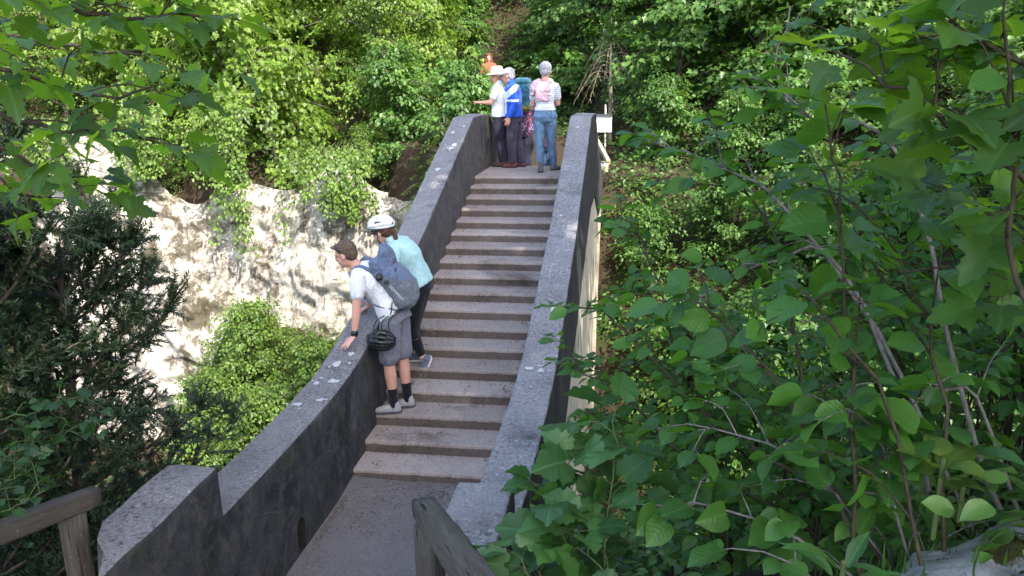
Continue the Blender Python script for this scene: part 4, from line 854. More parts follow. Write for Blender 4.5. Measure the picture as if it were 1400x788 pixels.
pw, H6 = person('woman in patterned blouse and dark trousers mostly hidden by the teal backpack', J, A3(.05, 1, -.25), dict(fem=1, skin=SK, top=dict(mat=PT, sleeve=.7, e=.016, lo=-.17, ew=.005, name='blouse'), bottom=dict(mat=mat_cloth('dark navy trousers cloth', (.026, .028, .045)), leg=1.98, w=.026, e=.012), shoe=mat_plain('dark shoe', (.04, .035, .035)), sole=mat_plain('black sole', (.03, .03, .03)), hair='bob', hairmat=DK))
pc = A3(.495, 1.80, 1.12); TP = empty('backpack', Vector(pc), 'teal hiking backpack with olive bottom worn by a woman on the crest', 'backpack')
b = MB(); b.loft([(pc + A3(0, 0, z_), A3(w_, 0, 0), A3(0, d_, 0)) for z_, w_, d_ in ((-.27, .10, .07), (-.22, .145, .11), (0, .15, .125), (.14, .14, .115), (.19, .125, .10), (.205, .10, .085))], 20, p=3); b.loft([(pc + A3(.0, -.0, z_), A3(w_, 0, 0), A3(0, d_, 0)) for z_, w_, d_ in ((.185, .12, .10), (.21, .145, .12), (.26, .13, .105), (.285, .08, .06))], 18, p=2.6)
b.remesh('bag', [mat_cloth('teal pack cloth', (.022, .095, .145), .2, .8), mat_cloth('olive pack cloth', (.13, .14, .03), .2, .8)], TP, vox=.009, it=3, disp=.035, dsize=.09, keepmat=lambda q: q[:, 2] < pc[2] - .15 + .03 * np.sin(q[:, 0] * 30))
for e in (-.1, .1): b = MB(); b.tube(spline([pc + A3(e, .10, .18), A3(.49 + e * 1.3, 2.03, 1.085), A3(.49 + e * 1.4, 2.14, .98), A3(.49 + e * 1.5, 2.10, .80), pc + A3(e, .1, -.2)], 14), .018, 8); b.build('shoulder_strap', mat_plain('dark strap', (.03, .05, .06)), TP, True)
b = MB(); b.loft([(pc + A3(-.13, -.05, z_), A3(w_, 0, 0), A3(0, d_, 0)) for z_, w_, d_ in ((-.62, .01, .01), (-.50, .055, .045), (-.36, .06, .05), (-.26, .03, .03))], 14); b.remesh('side_pouch', mat_cloth('black pouch cloth', (.018, .02, .02)), TP, vox=.009, disp=.02, dsize=.06)
# child hidden behind the grey haired woman
cx = .865
J = dict(z=-.30, head=A3(cx, 1.93, .80), neck=A3(cx, 1.91, .68), pel=A3(cx, 1.9, .27), shL=A3(cx - .10, 1.9, .63), shR=A3(cx + .10, 1.9, .63), elL=A3(cx - .12, 1.97, .47), wrL=A3(cx - .06, 2.08, .38), elR=A3(cx + .12, 1.97, .47), wrR=A3(cx + .06, 2.08, .38),
         hipL=A3(cx - .055, 1.9, .24), hipR=A3(cx + .055, 1.9, .24), knL=A3(cx - .055, 1.9, -.01), knR=A3(cx + .055, 1.92, -.01), anL=A3(cx - .055, 1.86, -.23), anR=A3(cx + .055, 1.9, -.23), toeL=A3(cx - .055, 2.0, -.27), toeR=A3(cx + .055, 2.05, -.27), handL=((.1, .9, .0), (-.6, .3, .6), 1, rel()), handR=((-.1, .9, .0), (.6, .3, .6), -1, rel()))
person('child in purple top and blue trousers hidden behind the grey haired woman', J, A3(0, 1, 0), dict(skin=SK, hk=1.25, top=dict(mat=mat_cloth('purple top cloth', (.09, .075, .13)), sleeve=1.8, e=.02, lo=-.1), bottom=dict(mat=mat_cloth('blue trousers cloth', (.06, .11, .20)), leg=1.95, w=.012), shoe=mat_plain('child shoe', (.2, .2, .2)), sole=mat_plain('grey sole', (.3, .3, .3)), hair='bob', hairmat=BR), k=.72)
# distant person in orange
z0 = .42; ox, oy = -1.92, 12.5
J = dict(z=z0, head=A3(ox, oy, z0 + 1.50), neck=A3(ox, oy + .02, z0 + 1.36), pel=A3(ox, oy, z0 + .84), shL=A3(ox + .16, oy, z0 + 1.29), shR=A3(ox - .16, oy, z0 + 1.29), elL=A3(ox + .22, oy + .03, z0 + 1.03), wrL=A3(ox + .15, oy - .15, z0 + .9), elR=A3(ox - .22, oy + .03, z0 + 1.03), wrR=A3(ox - .2, oy - .08, z0 + .80),
         hipL=A3(ox + .08, oy, z0 + .8), hipR=A3(ox - .08, oy, z0 + .8), knL=A3(ox + .08, oy - .03, z0 + .44), knR=A3(ox - .08, oy - .03, z0 + .44), anL=A3(ox + .08, oy, z0 + .09), anR=A3(ox - .08, oy, z0 + .09), toeL=A3(ox + .09, oy - .2, z0 + .03), toeR=A3(ox - .1, oy - .2, z0 + .03), handL=((-.1, -.6, -.6), (.9, 0, 0), 1, rel()), handR=((0, -.3, -.9), (-.9, 0, 0), -1, rel()))
op, H7 = person('distant long haired person in orange jacket on the path behind', J, A3(.15, -1, -.05), dict(fem=1, skin=SK, top=dict(mat=mat_cloth('orange jacket cloth', (.32, .095, .05)), sleeve=1.9, e=.025, lo=-.05, collar=1, name='jacket'), bottom=dict(mat=mat_cloth('grey trousers cloth', (.20, .21, .20)), leg=1.95, w=.01), shoe=mat_plain('grey shoe', (.2, .2, .2)), sole=mat_plain('dark grey sole', (.1, .1, .1)), hair='long', hairmat=AUB), vox=.010)

# ------------------------------------------------------------------ far trees
UPV = np.array([0, 0, 1.])
def spray_leaves(acc, c, o, rad, n, size, droop):
    """a flat, drooping spray of leaves"""
    o = unit(o + np.array([0, 0, -droop])); e1 = o; e2 = unit(np.cross(o, UPV) + 1e-4); nn = np.cross(e2, e1); nn = nn if nn[2] > 0 else -nn
    r = np.sqrt(rng.random(n)) * rad; a = rng.uniform(0, 6.283, n)
    u = np.cos(a) * r; v = np.sin(a) * r * .75
    P = c + u[:, None] * e1 + v[:, None] * e2 + rng.normal(0, .05, (n, 1)) * nn - (UPV * (r ** 2)[:, None] * .35)
    A = unit(e1 * (.6 + u[:, None] / rad) + e2 * (v[:, None] / rad) + np.array([0, 0, -.35]) + rng.normal(0, .3, (n, 3)))
    N = unit(nn + rng.normal(0, .35, (n, 3)))
    acc[0].append(P); acc[1].append(A); acc[2].append(N); acc[3].append(size * rng.uniform(.6, 1.2, n)); acc[4].append(np.clip(rng.normal(.5, .22) + rng.normal(0, .14, n), 0, 1))
def tree(name, label, cat, H, R, nl, ns, leaves, size, kind, mat, low=.12, droop=.35, lean=(0, -.5), group=None, rad=.45, bark='bark', shape=1.0, trunk=.09):
    root = empty(name, (0, 0, 0), label, cat, group); b = MB(); acc = [[], [], [], [], []]
    tp = spline([(0, 0, -.3), (lean[0] * .3, lean[1] * .3, H * .35), (lean[0] * .7, lean[1] * .7, H * .7), (lean[0], lean[1], H)], 14)
    b.tube(tp, list(np.linspace(trunk, trunk * .2, 14)), 8)
    for i in range(nl):
        u = low + (1 - low) * (i + rng.random()) / nl; p = tp[min(13, int(u * 13))]; a = i * 2.4 + rng.normal(0, .4)
        L = R * (1 - .75 * max(0, u - .3) ** shape) * rng.uniform(.65, 1.15); d = np.array([math.cos(a), math.sin(a), .35 - .2 * u])
        q = spline([p, p + d * L * .5 + UPV * .12 * L, p + d * L * np.array([1, 1, .45])], 8); b.tube(q, list(np.linspace(trunk * .35, .008, 8)), 5)
        for k in range(ns):
            s_ = rng.uniform(.25, 1.0); c = q[min(7, int(s_ * 7))]; off = rng.normal(0, 1, 3) * np.array([.45, .45, .32]) * R * .28
            b.tube([c, c + off * .9], [.008, .004], 4, cap=False)
            o = unit(c + off - np.array([p[0], p[1], c[2]])); spray_leaves(acc, c + off, o, rad * rng.uniform(.7, 1.3), leaves, size, droop * rng.uniform(.3, 1.5))
    b.build('trunk', M[bark], root, True)
    P, A, N, S, T = [np.concatenate(q) for q in acc]
    link('crown', leaf_mesh('crown', kind, P, A, N, S, (.0, .4), (.0, .4), tint=T), M[mat], root)
    return root
def put(o, x, y, s=1.0, rz=0, label=None, dz=0, first=False, name=None):
    c = o if first else copy_tree(o)
    c.location = (x, y, gz(x, y) + dz); c.rotation_euler = (0, 0, rz); c.scale = (s, s, s)
    if label: c['label'] = label
    return c
def plant_all(protos, spots):
    used = set()
    for k, x, y, s, rz, label in spots:
        put(protos[k], x, y, s, rz, label, first=k not in used); used.add(k)
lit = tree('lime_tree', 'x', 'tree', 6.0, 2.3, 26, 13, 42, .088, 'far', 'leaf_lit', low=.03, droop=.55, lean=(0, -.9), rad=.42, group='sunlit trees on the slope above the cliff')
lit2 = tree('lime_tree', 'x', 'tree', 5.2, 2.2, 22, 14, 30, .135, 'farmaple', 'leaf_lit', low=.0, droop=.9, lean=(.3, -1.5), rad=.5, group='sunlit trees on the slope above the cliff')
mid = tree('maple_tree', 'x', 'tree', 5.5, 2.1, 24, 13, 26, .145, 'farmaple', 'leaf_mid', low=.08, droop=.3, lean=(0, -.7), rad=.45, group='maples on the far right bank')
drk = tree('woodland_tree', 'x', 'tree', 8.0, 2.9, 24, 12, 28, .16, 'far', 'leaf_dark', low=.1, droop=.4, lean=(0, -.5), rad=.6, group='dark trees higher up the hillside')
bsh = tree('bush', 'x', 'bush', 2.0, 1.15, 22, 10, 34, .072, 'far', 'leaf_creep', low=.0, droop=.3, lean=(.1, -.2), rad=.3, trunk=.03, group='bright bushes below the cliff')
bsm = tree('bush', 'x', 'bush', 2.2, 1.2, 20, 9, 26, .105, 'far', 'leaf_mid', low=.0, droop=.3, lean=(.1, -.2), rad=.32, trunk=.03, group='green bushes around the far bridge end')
plant_all(dict(a=lit, b=lit2, m=mid, d=drk, s=bsh, t=bsm), [
    ('b', -17.5, 10.6, 1.0, .4, 'sunlit tree behind the maple branch at the left edge of the photo'),
    ('a', -14.6, 11.0, 1.0, 2.1, 'sunlit tree above the brightest white patch of cliff'),
    ('b', -11.6, 10.5, 1.05, 3.6, 'drooping sunlit tree second from left above the cliff'),
    ('a', -9.2, 9.8, 1.05, .2, 'pale green sunlit tree hanging over the mossy cliff edge'),
    ('b', -7.2, 9.4, 1.1, 5.1, 'brightest yellow green tree overhanging the middle of the cliff'),
    ('a', -5.0, 10.6, 1.0, 1.3, 'sunlit tree left of the dark hollow in the woods'),
    ('b', -3.6, 10.6, .8, 2.9, 'small sunlit tree above the right end of the cliff'),
    ('a', -18.5, 14.5, 1.2, 2.9, 'tall sunlit tree up the slope in the top left corner'),
    ('a', -13.0, 13.8, 1.15, .9, 'sunlit tree in the second row above the white cliff patch'),
    ('a', -9.0, 13.2, 1.15, 4.4, 'sunlit tree at the top edge, second row above the mossy cliff'),
    ('b', -6.0, 13.6, 1.1, 2.2, 'sunlit tree at the top edge left of the brown bare rock'),
    ('a', -10.6, 11.6, 1.0, 3.3, 'sunlit tree between the first and second rows above the white cliff'),
    ('b', -7.9, 11.6, 1.1, 1.0, 'sunlit tree just behind the brightest overhanging tree'),
    ('b', -13.2, 11.8, 1.1, 5.5, 'sunlit tree behind the tips of the maple branch'),
    ('m', 3.2, 7.6, .95, 1.0, 'maple directly right of the white sign panel'),
    ('m', 4.9, 6.9, 1.05, 2.5, 'layered maple standing above the bare earth slope'),
    ('m', 6.8, 6.2, 1.0, 4.0, 'maple right of the bare earth slope, partly behind the near shrubs'),
    ('m', 4.0, 10.2, 1.15, 5.2, 'maple behind the dead spruce at the top of the photo'),
    ('m', 6.6, 9.6, 1.2, .3, 'tall maple in the second row above the earth slope'),
    ('m', 9.2, 7.0, 1.1, 3.2, 'maple far right, mostly hidden by the near shrubs'),
    ('m', 1.3, 11.2, 1.0, 2.2, 'maple behind the grey haired woman'),
    ('s', -9.9, 9.0, .62, 2.2, 'small bright bush on the cliff edge left of the long creeper'),
    ('s', -6.2, 8.9, .6, 3.9, 'small bright bush on the cliff edge right of the long creeper'),
    ('s', -4.6, 8.9, .7, .4, 'small bright bush on the cliff edge above the young man'),
    ('s', -2.7, 9.4, .75, 5.0, 'small bright bush on the brown bank left of the crest'),
    ('s', -12.2, 9.2, .7, 1.3, 'small bright bush on the cliff edge above the white patch'),
    ('d', -.2, 16.2, .9, 2.6, 'dark tree on the steep bare bank right of the person in orange'),
    ('m', -3.9, 14.2, .75, 1.1, 'small maple left of the person in orange'),
    ('m', .6, 13.4, .8, 3.6, 'small maple between the cap and the grey haired woman'),
    ('t', -.6, 14.2, 1.0, 2.2, 'bush on the bank right behind the person in orange'),
    ('t', -2.9, 14.6, .9, 4.1, 'bush on the bank left behind the person in orange'),
    ('t', 3.1, 5.9, .75, 4.9, 'small bush at the top of the earth slope near the sign'),
    ('t', 4.3, 5.2, .65, 1.4, 'small bush in the middle of the earth slope'),
    ('t', 5.7, 5.7, .9, 3.0, 'bush at the upper right of the earth slope'),
    ('t', 2.6, 3.6, .6, .6, 'small bush on the earth slope beside the far rail'),
    ('t', 4.0, 3.3, .7, 5.5, 'small bush at the foot of the earth slope'),
    ('d', -2.0, 17.5, 1.0, .4, 'dark tree above the distant person in orange'),
    ('d', 1.6, 15.6, 1.0, 2.0, 'dark tree high behind the people on the crest'),
    ('d', 5.2, 14.2, 1.0, 3.0, 'dark tree high behind the maples, left of centre'),
    ('d', 9.0, 13.0, 1.05, 4.6, 'dark tree high behind the maples on the far right'),
    ('d', 12.8, 10.5, 1.05, 1.6, 'dark tree behind the top right shrubs'),
    ('d', -4.6, 17.4, 1.0, 5.2, 'dark tree at the top edge behind the brown bare rock'),
    ('d', -9.4, 18.0, 1.1, 1.2, 'dark tree at the top edge behind the sunlit row'),
    ('d', -15.0, 18.5, 1.1, 3.2, 'dark tree at the top left behind the sunlit row'),
    ('s', -7.6, 4.9, 1.05, .3, 'bright bush on the ledge below the cliff, nearest the yew'),
    ('s', -6.2, 4.6, 1.1, 1.7, 'bright bush in the middle of the ledge below the cliff'),
    ('s', -5.0, 5.4, 1.2, 2.9, 'bright rounded bush under the right half of the cliff'),
    ('s', -3.9, 4.6, 1.1, 4.4, 'bright bush beside the bare brown earth below the cliff'),
    ('s', -6.9, 6.4, 1.1, 5.0, 'feathery bush growing against the foot of the cliff'),
    ('s', -5.1, 2.9, 1.1, .9, 'lowest bright bush just above the left parapet'),
    ('s', -3.2, 6.6, .8, 2.0, 'small bush against the cliff behind the leaning young man'),
    ('t', -1.6, 6.2, 1.0, .5, 'green bush left of the crest parapet end'),
    ('t', -2.9, 7.4, 1.15, 2.2, 'green bush above the woman in the white helmet'),
    ('t', -1.3, 7.6, .8, 3.3, 'green bush below the pointing hand of the man in the hat'),
    ('t', -3.6, 9.0, 1.1, 4.9, 'green bush at the right end of the cliff top'),
    ('t', 2.6, 9.0, .9, 1.2, 'low bush between the grey haired woman and the dead spruce'),
    ('t', 5.4, 4.6, .75, 2.7, 'low bush at the right foot of the earth slope'),
    ('t', 7.2, 3.8, .9, .7, 'low bush in the gully behind the near shrubs'),
    ('t', 3.3, 2.0, .8, 5.7, 'low bush in the gully right of the bridge wall'),
    ('t', 4.4, 1.0, 1.2, 1.7, 'wide bush low in the gully below the earth slope'),
    ('t', 2.9, -.8, 1.1, 3.7, 'bush deep in the gully beside the pale bridge wall'),
    ('t', 5.6, 2.6, 1.0, 4.2, 'bush in the gully right of the wide one'),
    ('t', 6.4, .6, 1.3, .2, 'dense bush low in the gully behind the dogwood'),
    ('t', 2.75, -3.0, 1.0, 2.4, 'bush in the gully close to the black outer face of the parapet'),
    ('t', 3.4, -4.2, 1.0, 5.1, 'bush on the gully edge behind the dogwood branch'),
    ('m', 8.6, 3.6, .8, 1.9, 'short maple in the gully behind the upright hazel stems'),
])
# hanging creepers over the cliff
def creeper(label, x, y, ztop, zbot, w, n):
    root = empty('creeper', (x, y, ztop), label, 'creeper', 'creepers hanging over the cliff'); b = MB(); acc = [[], [], [], [], []]
    for i in range(n):
        px = x + rng.normal(0, w); l = (ztop - zbot) * rng.uniform(.45, 1.05); q = spline([(px, y + .5, ztop + .3), (px + rng.normal(0, .1), y - .15, ztop - .1), (px + rng.normal(0, .15), y - .25, ztop - l * .6), (px + rng.normal(0, .2), y - .2, ztop - l)], 14)
        b.tube(q, .008, 4)
        for p in q[2:]: spray_leaves(acc, p, np.array([rng.normal(0, .5), -1, 0]), .2, 13, .10, .7)
    b.build('stem', M['twig'], root); P, A, N, S, T = [np.concatenate(v_) for v_ in acc]
    link('foliage', leaf_mesh('c', 'far', P, A, N, S, (0, .4), (0, .4), tint=T), M['leaf_creep'], root)
creeper('long bright creeper hanging down the middle of the cliff', -7.5, 7.4, .6, -2.7, .45, 20)
creeper('short creeper hanging over the cliff left of the young man', -4.6, 7.0, -.4, -2.0, .5, 12)
creeper('creeper hanging at the far left over the white cliff', -13.4, 8.1, .2, -1.2, .5, 10)
creeper('creeper between the two overhanging trees above the cliff', -9.9, 7.6, .6, -1.1, .4, 12)
# young conifers
def conifer(name, label, x, y, H, R, mat, dead=False, n=26, size=.05, cat='conifer'):
    root = empty(name, (x, y, gz(x, y)), label, cat); z0 = gz(x, y); b = MB(); P, A, N, S = [], [], [], []
    b.tube([(x, y, z0 - .2), (x, y, z0 + H)], [.035 + .008 * H, .012], 7)
    for i in range(n):
        u = i / n; a = i * 2.4; L = R * (1 - .75 * u) * rng.uniform(.7, 1.1); d = np.array([math.cos(a), math.sin(a), 0]); p = np.array([x, y, z0 + H * (.22 + .78 * u)])
        if dead: p[2] = z0 + H * (.5 + .42 * u)
        q = spline([p, p + d * L * .5 + UPV * (.02 if not dead else .0), p + d * L + UPV * (-.25 * L if not dead else -.75 * L)], 9); b.tube(q, list(np.linspace(.008 if dead else .012, .003, 9)), 4)
        for k in range(3, 9):
            for sg in (-1, 1):
                t_ = unit(q[k] - q[k - 1]); sd = np.cross(t_, UPV) * sg; l2 = L * .3 * (1.2 - k / 9); e = q[k] + (t_ * .7 + sd) * l2 + UPV * (-.2 * l2 if not dead else -.6 * l2)
                b.tube([q[k], e], [.003, .0015], 3)
                if not dead:
                    for m_ in range(9):
                        pp = q[k] + (e - q[k]) * m_ / 8
                        for s2 in (-1, 1): P.append(pp); A.append(unit(t_ * .5 + s2 * np.cross(unit(e - q[k]), UPV) + UPV * rng.normal(.1, .3))); N.append(UPV); S.append(size * rng.uniform(.7, 1.2))
    b.build('trunk' if not dead else 'dry_branches', M['drytwig'] if dead else M['bark'], root)
    if not dead: link('crown', leaf_mesh('n', 'needle', P, A, N, S, wscale=np.full(len(P), 1.3)), M['needle_spruce'], root)
conifer('young_spruce', 'young yellow green spruce left of the crest parapet', -2.1, 5.7, 2.2, .85, None, n=34)
conifer('young_spruce', 'small spruce beside the left edge of the stairs parapet', -1.5, 4.6, 1.8, .7, None, n=28)
conifer('dead_spruce', 'dead spruce with drooping dry twigs behind the white sign panel', 1.75, 8.2, 2.9, 1.15, None, True, n=26)
# ground cover
def cover(name, label, n, region, kind, size, mat, hmax, per=14, rad=.16, group=None, hole=None):
    P, A, N, S, T = [], [], [], [], []
    for _ in range(n):
        x, y = region()
        z = gz(x, y); h = hmax * rng.uniform(.2, 1) ; tt = rng.normal(.5, .2)
        m = per; a = rng.uniform(0, 6.283, m); r = rad * np.sqrt(rng.random(m)); zz = z + h * rng.uniform(.25, 1, m)
        P.append(np.stack([x + np.cos(a) * r, y + np.sin(a) * r, zz], 1)); A.append(np.stack([np.cos(a), np.sin(a), rng.normal(-.1, .35, m)], 1))
        N.append(UPV + rng.normal(0, .42, (m, 3))); S.append(size * rng.uniform(.55, 1.25, m)); T.append(np.clip(tt + rng.normal(0, .15, m), 0, 1))
    P, A, N, S, T = [np.concatenate(q) for q in (P, A, N, S, T)]
    tag(link(name, leaf_mesh(name, kind, P, A, N, S, (0, .4), (0, .45), tint=T), M[mat]), label, 'undergrowth', kind='stuff')
def reg_bank():
    while True:
        x, y = rng.uniform(2.0, 8.5), rng.uniform(-10.2, -3.5)
        if x > 2.0 + max(0, -8.6 - y) * .75 and not (x < 2.25 and y > -6): return x, y
cover('undergrowth', 'small leaved herbs covering the near right bank', 1500, reg_bank, 'ovate', .062, 'leaf_cover', .5, 15, .2)
def reg_far():
    while True:
        x, y = rng.uniform(-20, 13), rng.uniform(1.5, 17)
        if x < -1.8 and 6.6 < y < 9.0: continue
        if -.3 < x < 2.1 and y < 8: continue
        if x > 2.2 and 3.4 < y < 6.2 and rng.random() < .7: continue
        if -3.5 < x < .5 and y > 13 and rng.random() < .4: continue
        return x, y
cover('undergrowth', 'low woodland plants scattered over the far slopes', 5200, reg_far, 'far', .10, 'leaf_mid', .55, 15, .3)
def reg_gully():
    while True:
        x, y = rng.uniform(1.9, 9), rng.uniform(-6, 5)
        if not (x > 2.8 and 2.6 < y < 5 and rng.random() < .6): return x, y
cover('undergrowth', 'leafy ground cover in the gully right of the bridge', 3600, reg_gully, 'far', .085, 'leaf_cover', .6, 16, .28)
def reg_talus():
    while True:
        x, y = rng.uniform(-9.5, -1.0), rng.uniform(1.0, 7.6)
        if nz(x, y, 1.7, 4) > -.55: return x, y
cover('undergrowth', 'sunlit ground cover on the ledge below the cliff', 1500, reg_talus, 'far', .085, 'leaf_creep', .6, 16, .28)
def reg_left(): return rng.uniform(-8, -.55) if rng.random() < .4 else rng.uniform(-4, -.55), rng.uniform(-10.5, -4.0)
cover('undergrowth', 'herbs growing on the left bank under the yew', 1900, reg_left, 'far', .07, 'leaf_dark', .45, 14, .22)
# ------------------------------------------------------------------ near right shrubs
def L_(*p): return [at(*q) for q in p]
def rooted(p, x=None):
    """prepend a foot on the ground under the first point"""
    a = p[0]; return [np.array([a[0] + .15, a[1] - .1, gz(a[0] + .15, a[1] - .1) - .05])] + p
s = Shrub('ovate', .072, gap=.05, twig=(.12, .32), tgap=.14, r0=.009, opp=True)
for p in (L_((1290, 640, 2.6), (1180, 420, 2.75), (1064, 274, 2.85), (998, 233, 2.95), (930, 208, 3.05), (880, 190, 3.15)), L_((1240, 560, 2.6), (1135, 352, 2.75), (1070, 354, 2.8), (1000, 378, 2.9), (938, 420, 2.95)),
          L_((1330, 600, 2.4), (1257, 274, 2.45), (1180, 170, 2.5), (1102, 157, 2.6), (1062, 110, 2.65), (1080, 10, 2.75))):
    s.limb(rooted(p), .45)
s.build('dogwood', 'tall dogwood with pale arching twigs reaching left towards the white sign', M['leaf_dog'], M['twigpale'], base=(3.4, -9.6, gz(3.4, -9.6)))
s = Shrub('ovate', .07, gap=.05, twig=(.12, .3), tgap=.13, r0=.008, opp=True)
for p in (L_((1150, 690, 2.7), (1040, 620, 2.75), (966, 567, 2.9), (890, 489, 3.0), (826, 430, 3.15), (752, 418, 3.3)), L_((1120, 700, 2.8), (1000, 520, 3.0), (900, 420, 3.2), (852, 395, 3.4)),
          L_((1100, 720, 2.8), (960, 640, 2.9), (850, 540, 3.1), (785, 500, 3.3)), L_((1085, 420, 2.9), (1060, 330, 2.9), (1010, 260, 3.0), (905, 250, 3.15)), L_((1100, 720, 3.0), (940, 520, 3.1), (880, 330, 3.3), (835, 300, 3.5))):
    s.limb(rooted(p), .35)
s.build('dogwood', 'low dogwood branch reaching over the right parapet of the bridge', M['leaf_dog'], M['twig'], base=(3.0, -9.3, gz(3., -9.3)))
s = Shrub('hazel', .105, gap=.075, twig=(.12, .34), tgap=.15, r0=.007)
for p in (L_((1175, 800, 2.1), (1165, 500, 2.05), (1142, 250, 2.05), (1128, 140, 2.05)), L_((1270, 820, 1.95), (1220, 560, 1.95), (1130, 430, 1.95), (1085, 385, 2.0)), L_((1300, 820, 2.0), (1290, 520, 2.0), (1240, 380, 2.0), (1190, 300, 2.05)),
          L_((1230, 800, 2.2), (1080, 560, 2.2), (1000, 450, 2.3), (960, 420, 2.35))):
    s.limb(rooted(p), .3)
s.build('hazel', 'large leaved hazel with upright stems in the middle of the near shrubs', M['leaf_hazel'], M['twig'], base=(3.1, -9.9, gz(3.1, -9.9)))
s = Shrub('hazel', .088, gap=.06, twig=(.12, .3), tgap=.12, r0=.006)
for p in (L_((1240, 800, 2.2), (1120, 650, 2.2), (1000, 590, 2.3), (905, 585, 2.4)), L_((1210, 820, 2.1), (1060, 720, 2.2), (960, 690, 2.25), (880, 690, 2.35)), L_((1200, 820, 2.3), (1090, 560, 2.3), (1020, 500, 2.35)),
          L_((1260, 800, 2.1), (1200, 600, 2.1), (1110, 540, 2.15)), L_((1150, 820, 2.1), (1070, 760, 2.1), (1000, 750, 2.15)), L_((1345, 560, 2.2), (1290, 530, 2.2), (1215, 568, 2.2), (1150, 600, 2.2))):
    s.limb(rooted(p), .3)
s.build('hazel', 'low spreading hazel with dense leaves left of the mossy rock', M['leaf_hazel'], M['twigpale'], base=(3.15, -10.0, gz(3.15, -10.)))
s = Shrub('maple', .112, gap=.11, twig=(.10, .26), tgap=.2, r0=.008, petiole=.5, opp=True)
for p in (L_((1560, 420, 1.7), (1420, 270, 1.6), (1320, 190, 1.55), (1250, 130, 1.55), (1150, 75, 1.6)), L_((1560, 330, 1.6), (1440, 120, 1.5), (1340, 60, 1.5), (1290, 20, 1.5)), L_((1540, 460, 1.9), (1400, 330, 1.8), (1300, 260, 1.8))):
    s.limb(rooted(p), .35)
s.build('maple_sapling', 'maple sapling with big lobed leaves in the top right corner', M['leaf_maple'], M['twig'], base=(3.9, -10.6, gz(3.9, -10.6)), cat='sapling')
s = Shrub('hazel', .10, gap=.08, twig=(.10, .25), tgap=.2, r0=.0065)
s.limb([np.array([3.35, -10.9, gz(3.35, -10.9)])] + L_((1402, 420, 1.45), (1392, 250, 1.45), (1381, 120, 1.45), (1376, -70, 1.45)), .35)
s.build('hazel', 'single dark upright hazel stem at the right edge of the photo', M['leaf_hazel'], M['twig'], base=(3.35, -10.9, gz(3.35, -10.9)))
s = Shrub('lobed', .12, gap=.12, twig=(.08, .18), tgap=.17, r0=.006, petiole=.5, up=.5)
for p in (L_((790, 860, 2.75), (768, 730, 2.7), (735, 665, 2.75)), L_((800, 860, 2.8), (775, 700, 2.8), (770, 610, 2.9)), L_((830, 860, 2.7), (838, 660, 2.75), (842, 560, 2.85)), L_((780, 880, 2.6), (735, 800, 2.6), (715, 775, 2.6)), L_((860, 860, 2.8), (815, 720, 2.8), (800, 650, 2.8)),
          L_((880, 860, 2.6), (830, 790, 2.6), (790, 750, 2.6)), L_((820, 880, 2.6), (790, 810, 2.55))):
    s.limb(rooted(p), .3)
s.build('bramble', 'lobed leafy herb leaning over the right end block of the bridge', M['leaf_bramble'], M['stemgreen'], base=(2.35, -9.5, gz(2.35, -9.5)), cat='herb')
# more shrubs filling the bank behind
fills = [((3.6, -8.9), 9, 1.25, .6, 'ovate', .065, 'dense shrub just behind the low spreading hazel'), ((4.2, -8.0), 9, 1.6, .8, 'ovate', .07, 'dense shrub halfway between the hazels and the gully'), ((5.4, -9.6), 8, 2.0, .7, 'hazel', .09, 'hazel at the right edge below the maple leaves'), ((2.75, -8.9), 7, .8, .5, 'ovate', .06, 'small leaved shrub behind the lobed herb at the foot of the bank'), ((3.3, -8.4), 8, 1.1, .6, 'ovate', .065, 'rounded shrub in the gap below the long dogwood twigs'),
         ((4.0, -8.6), 8, 1.5, .7, 'ovate', .07, 'shrub behind the upright hazel stems'), ((4.6, -9.2), 8, 1.7, .7, 'hazel', .09, 'hazel behind the maple sapling'), ((5.2, -8.2), 8, 2.0, .9, 'ovate', .075, 'tall shrub at the back of the right bank'),
         ((3.7, -7.3), 8, 1.3, .8, 'ovate', .065, 'shrub on the lip of the gully, right of the parapet'), ((2.6, -7.6), 6, .7, .5, 'ovate', .06, 'low shrub beside the outer face of the right parapet'), ((4.7, -6.9), 8, 1.9, .9, 'ovate', .075, 'bushy shrub below the maples in the gully'),
         ((6.0, -7.4), 8, 2.3, 1.0, 'hazel', .09, 'big hazel at the right rear of the bank'), ((3.9, -9.7), 7, 1.2, .5, 'hazel', .095, 'hazel between the mossy rock and the maple sapling'), ((4.3, -10.0), 7, 1.5, .5, 'maple', .12, 'maple seedling clump right of the mossy rock'),
         ((6.6, -9.0), 8, 2.4, 1.0, 'maple', .12, 'maple sapling clump at the right edge behind the hazels'), ((3.0, -9.15), 7, .75, .4, 'ovate', .06, 'small leaved shrub under the low spreading hazel')]
for (x, y), n, h, sp_, kd, sz, lab in fills:
    s = Shrub(kd, sz, gap=sz * (.75 if kd != 'maple' else 1.0), twig=(.14, .38), tgap=.13, r0=.0065, petiole=.45 if kd == 'maple' else .22, opp=kd != 'hazel')
    s.grow((x, y, gz(x, y)), n, h, sp_, (-.15, .1)); s.build({'maple': 'maple_sapling', 'hazel': 'hazel'}.get(kd, 'shrub'), lab, M[{'maple': 'leaf_maple', 'hazel': 'leaf_hazel'}.get(kd, 'leaf_dog')], M['twig'], base=(x, y, gz(x, y)), group='shrubs filling the near right bank')
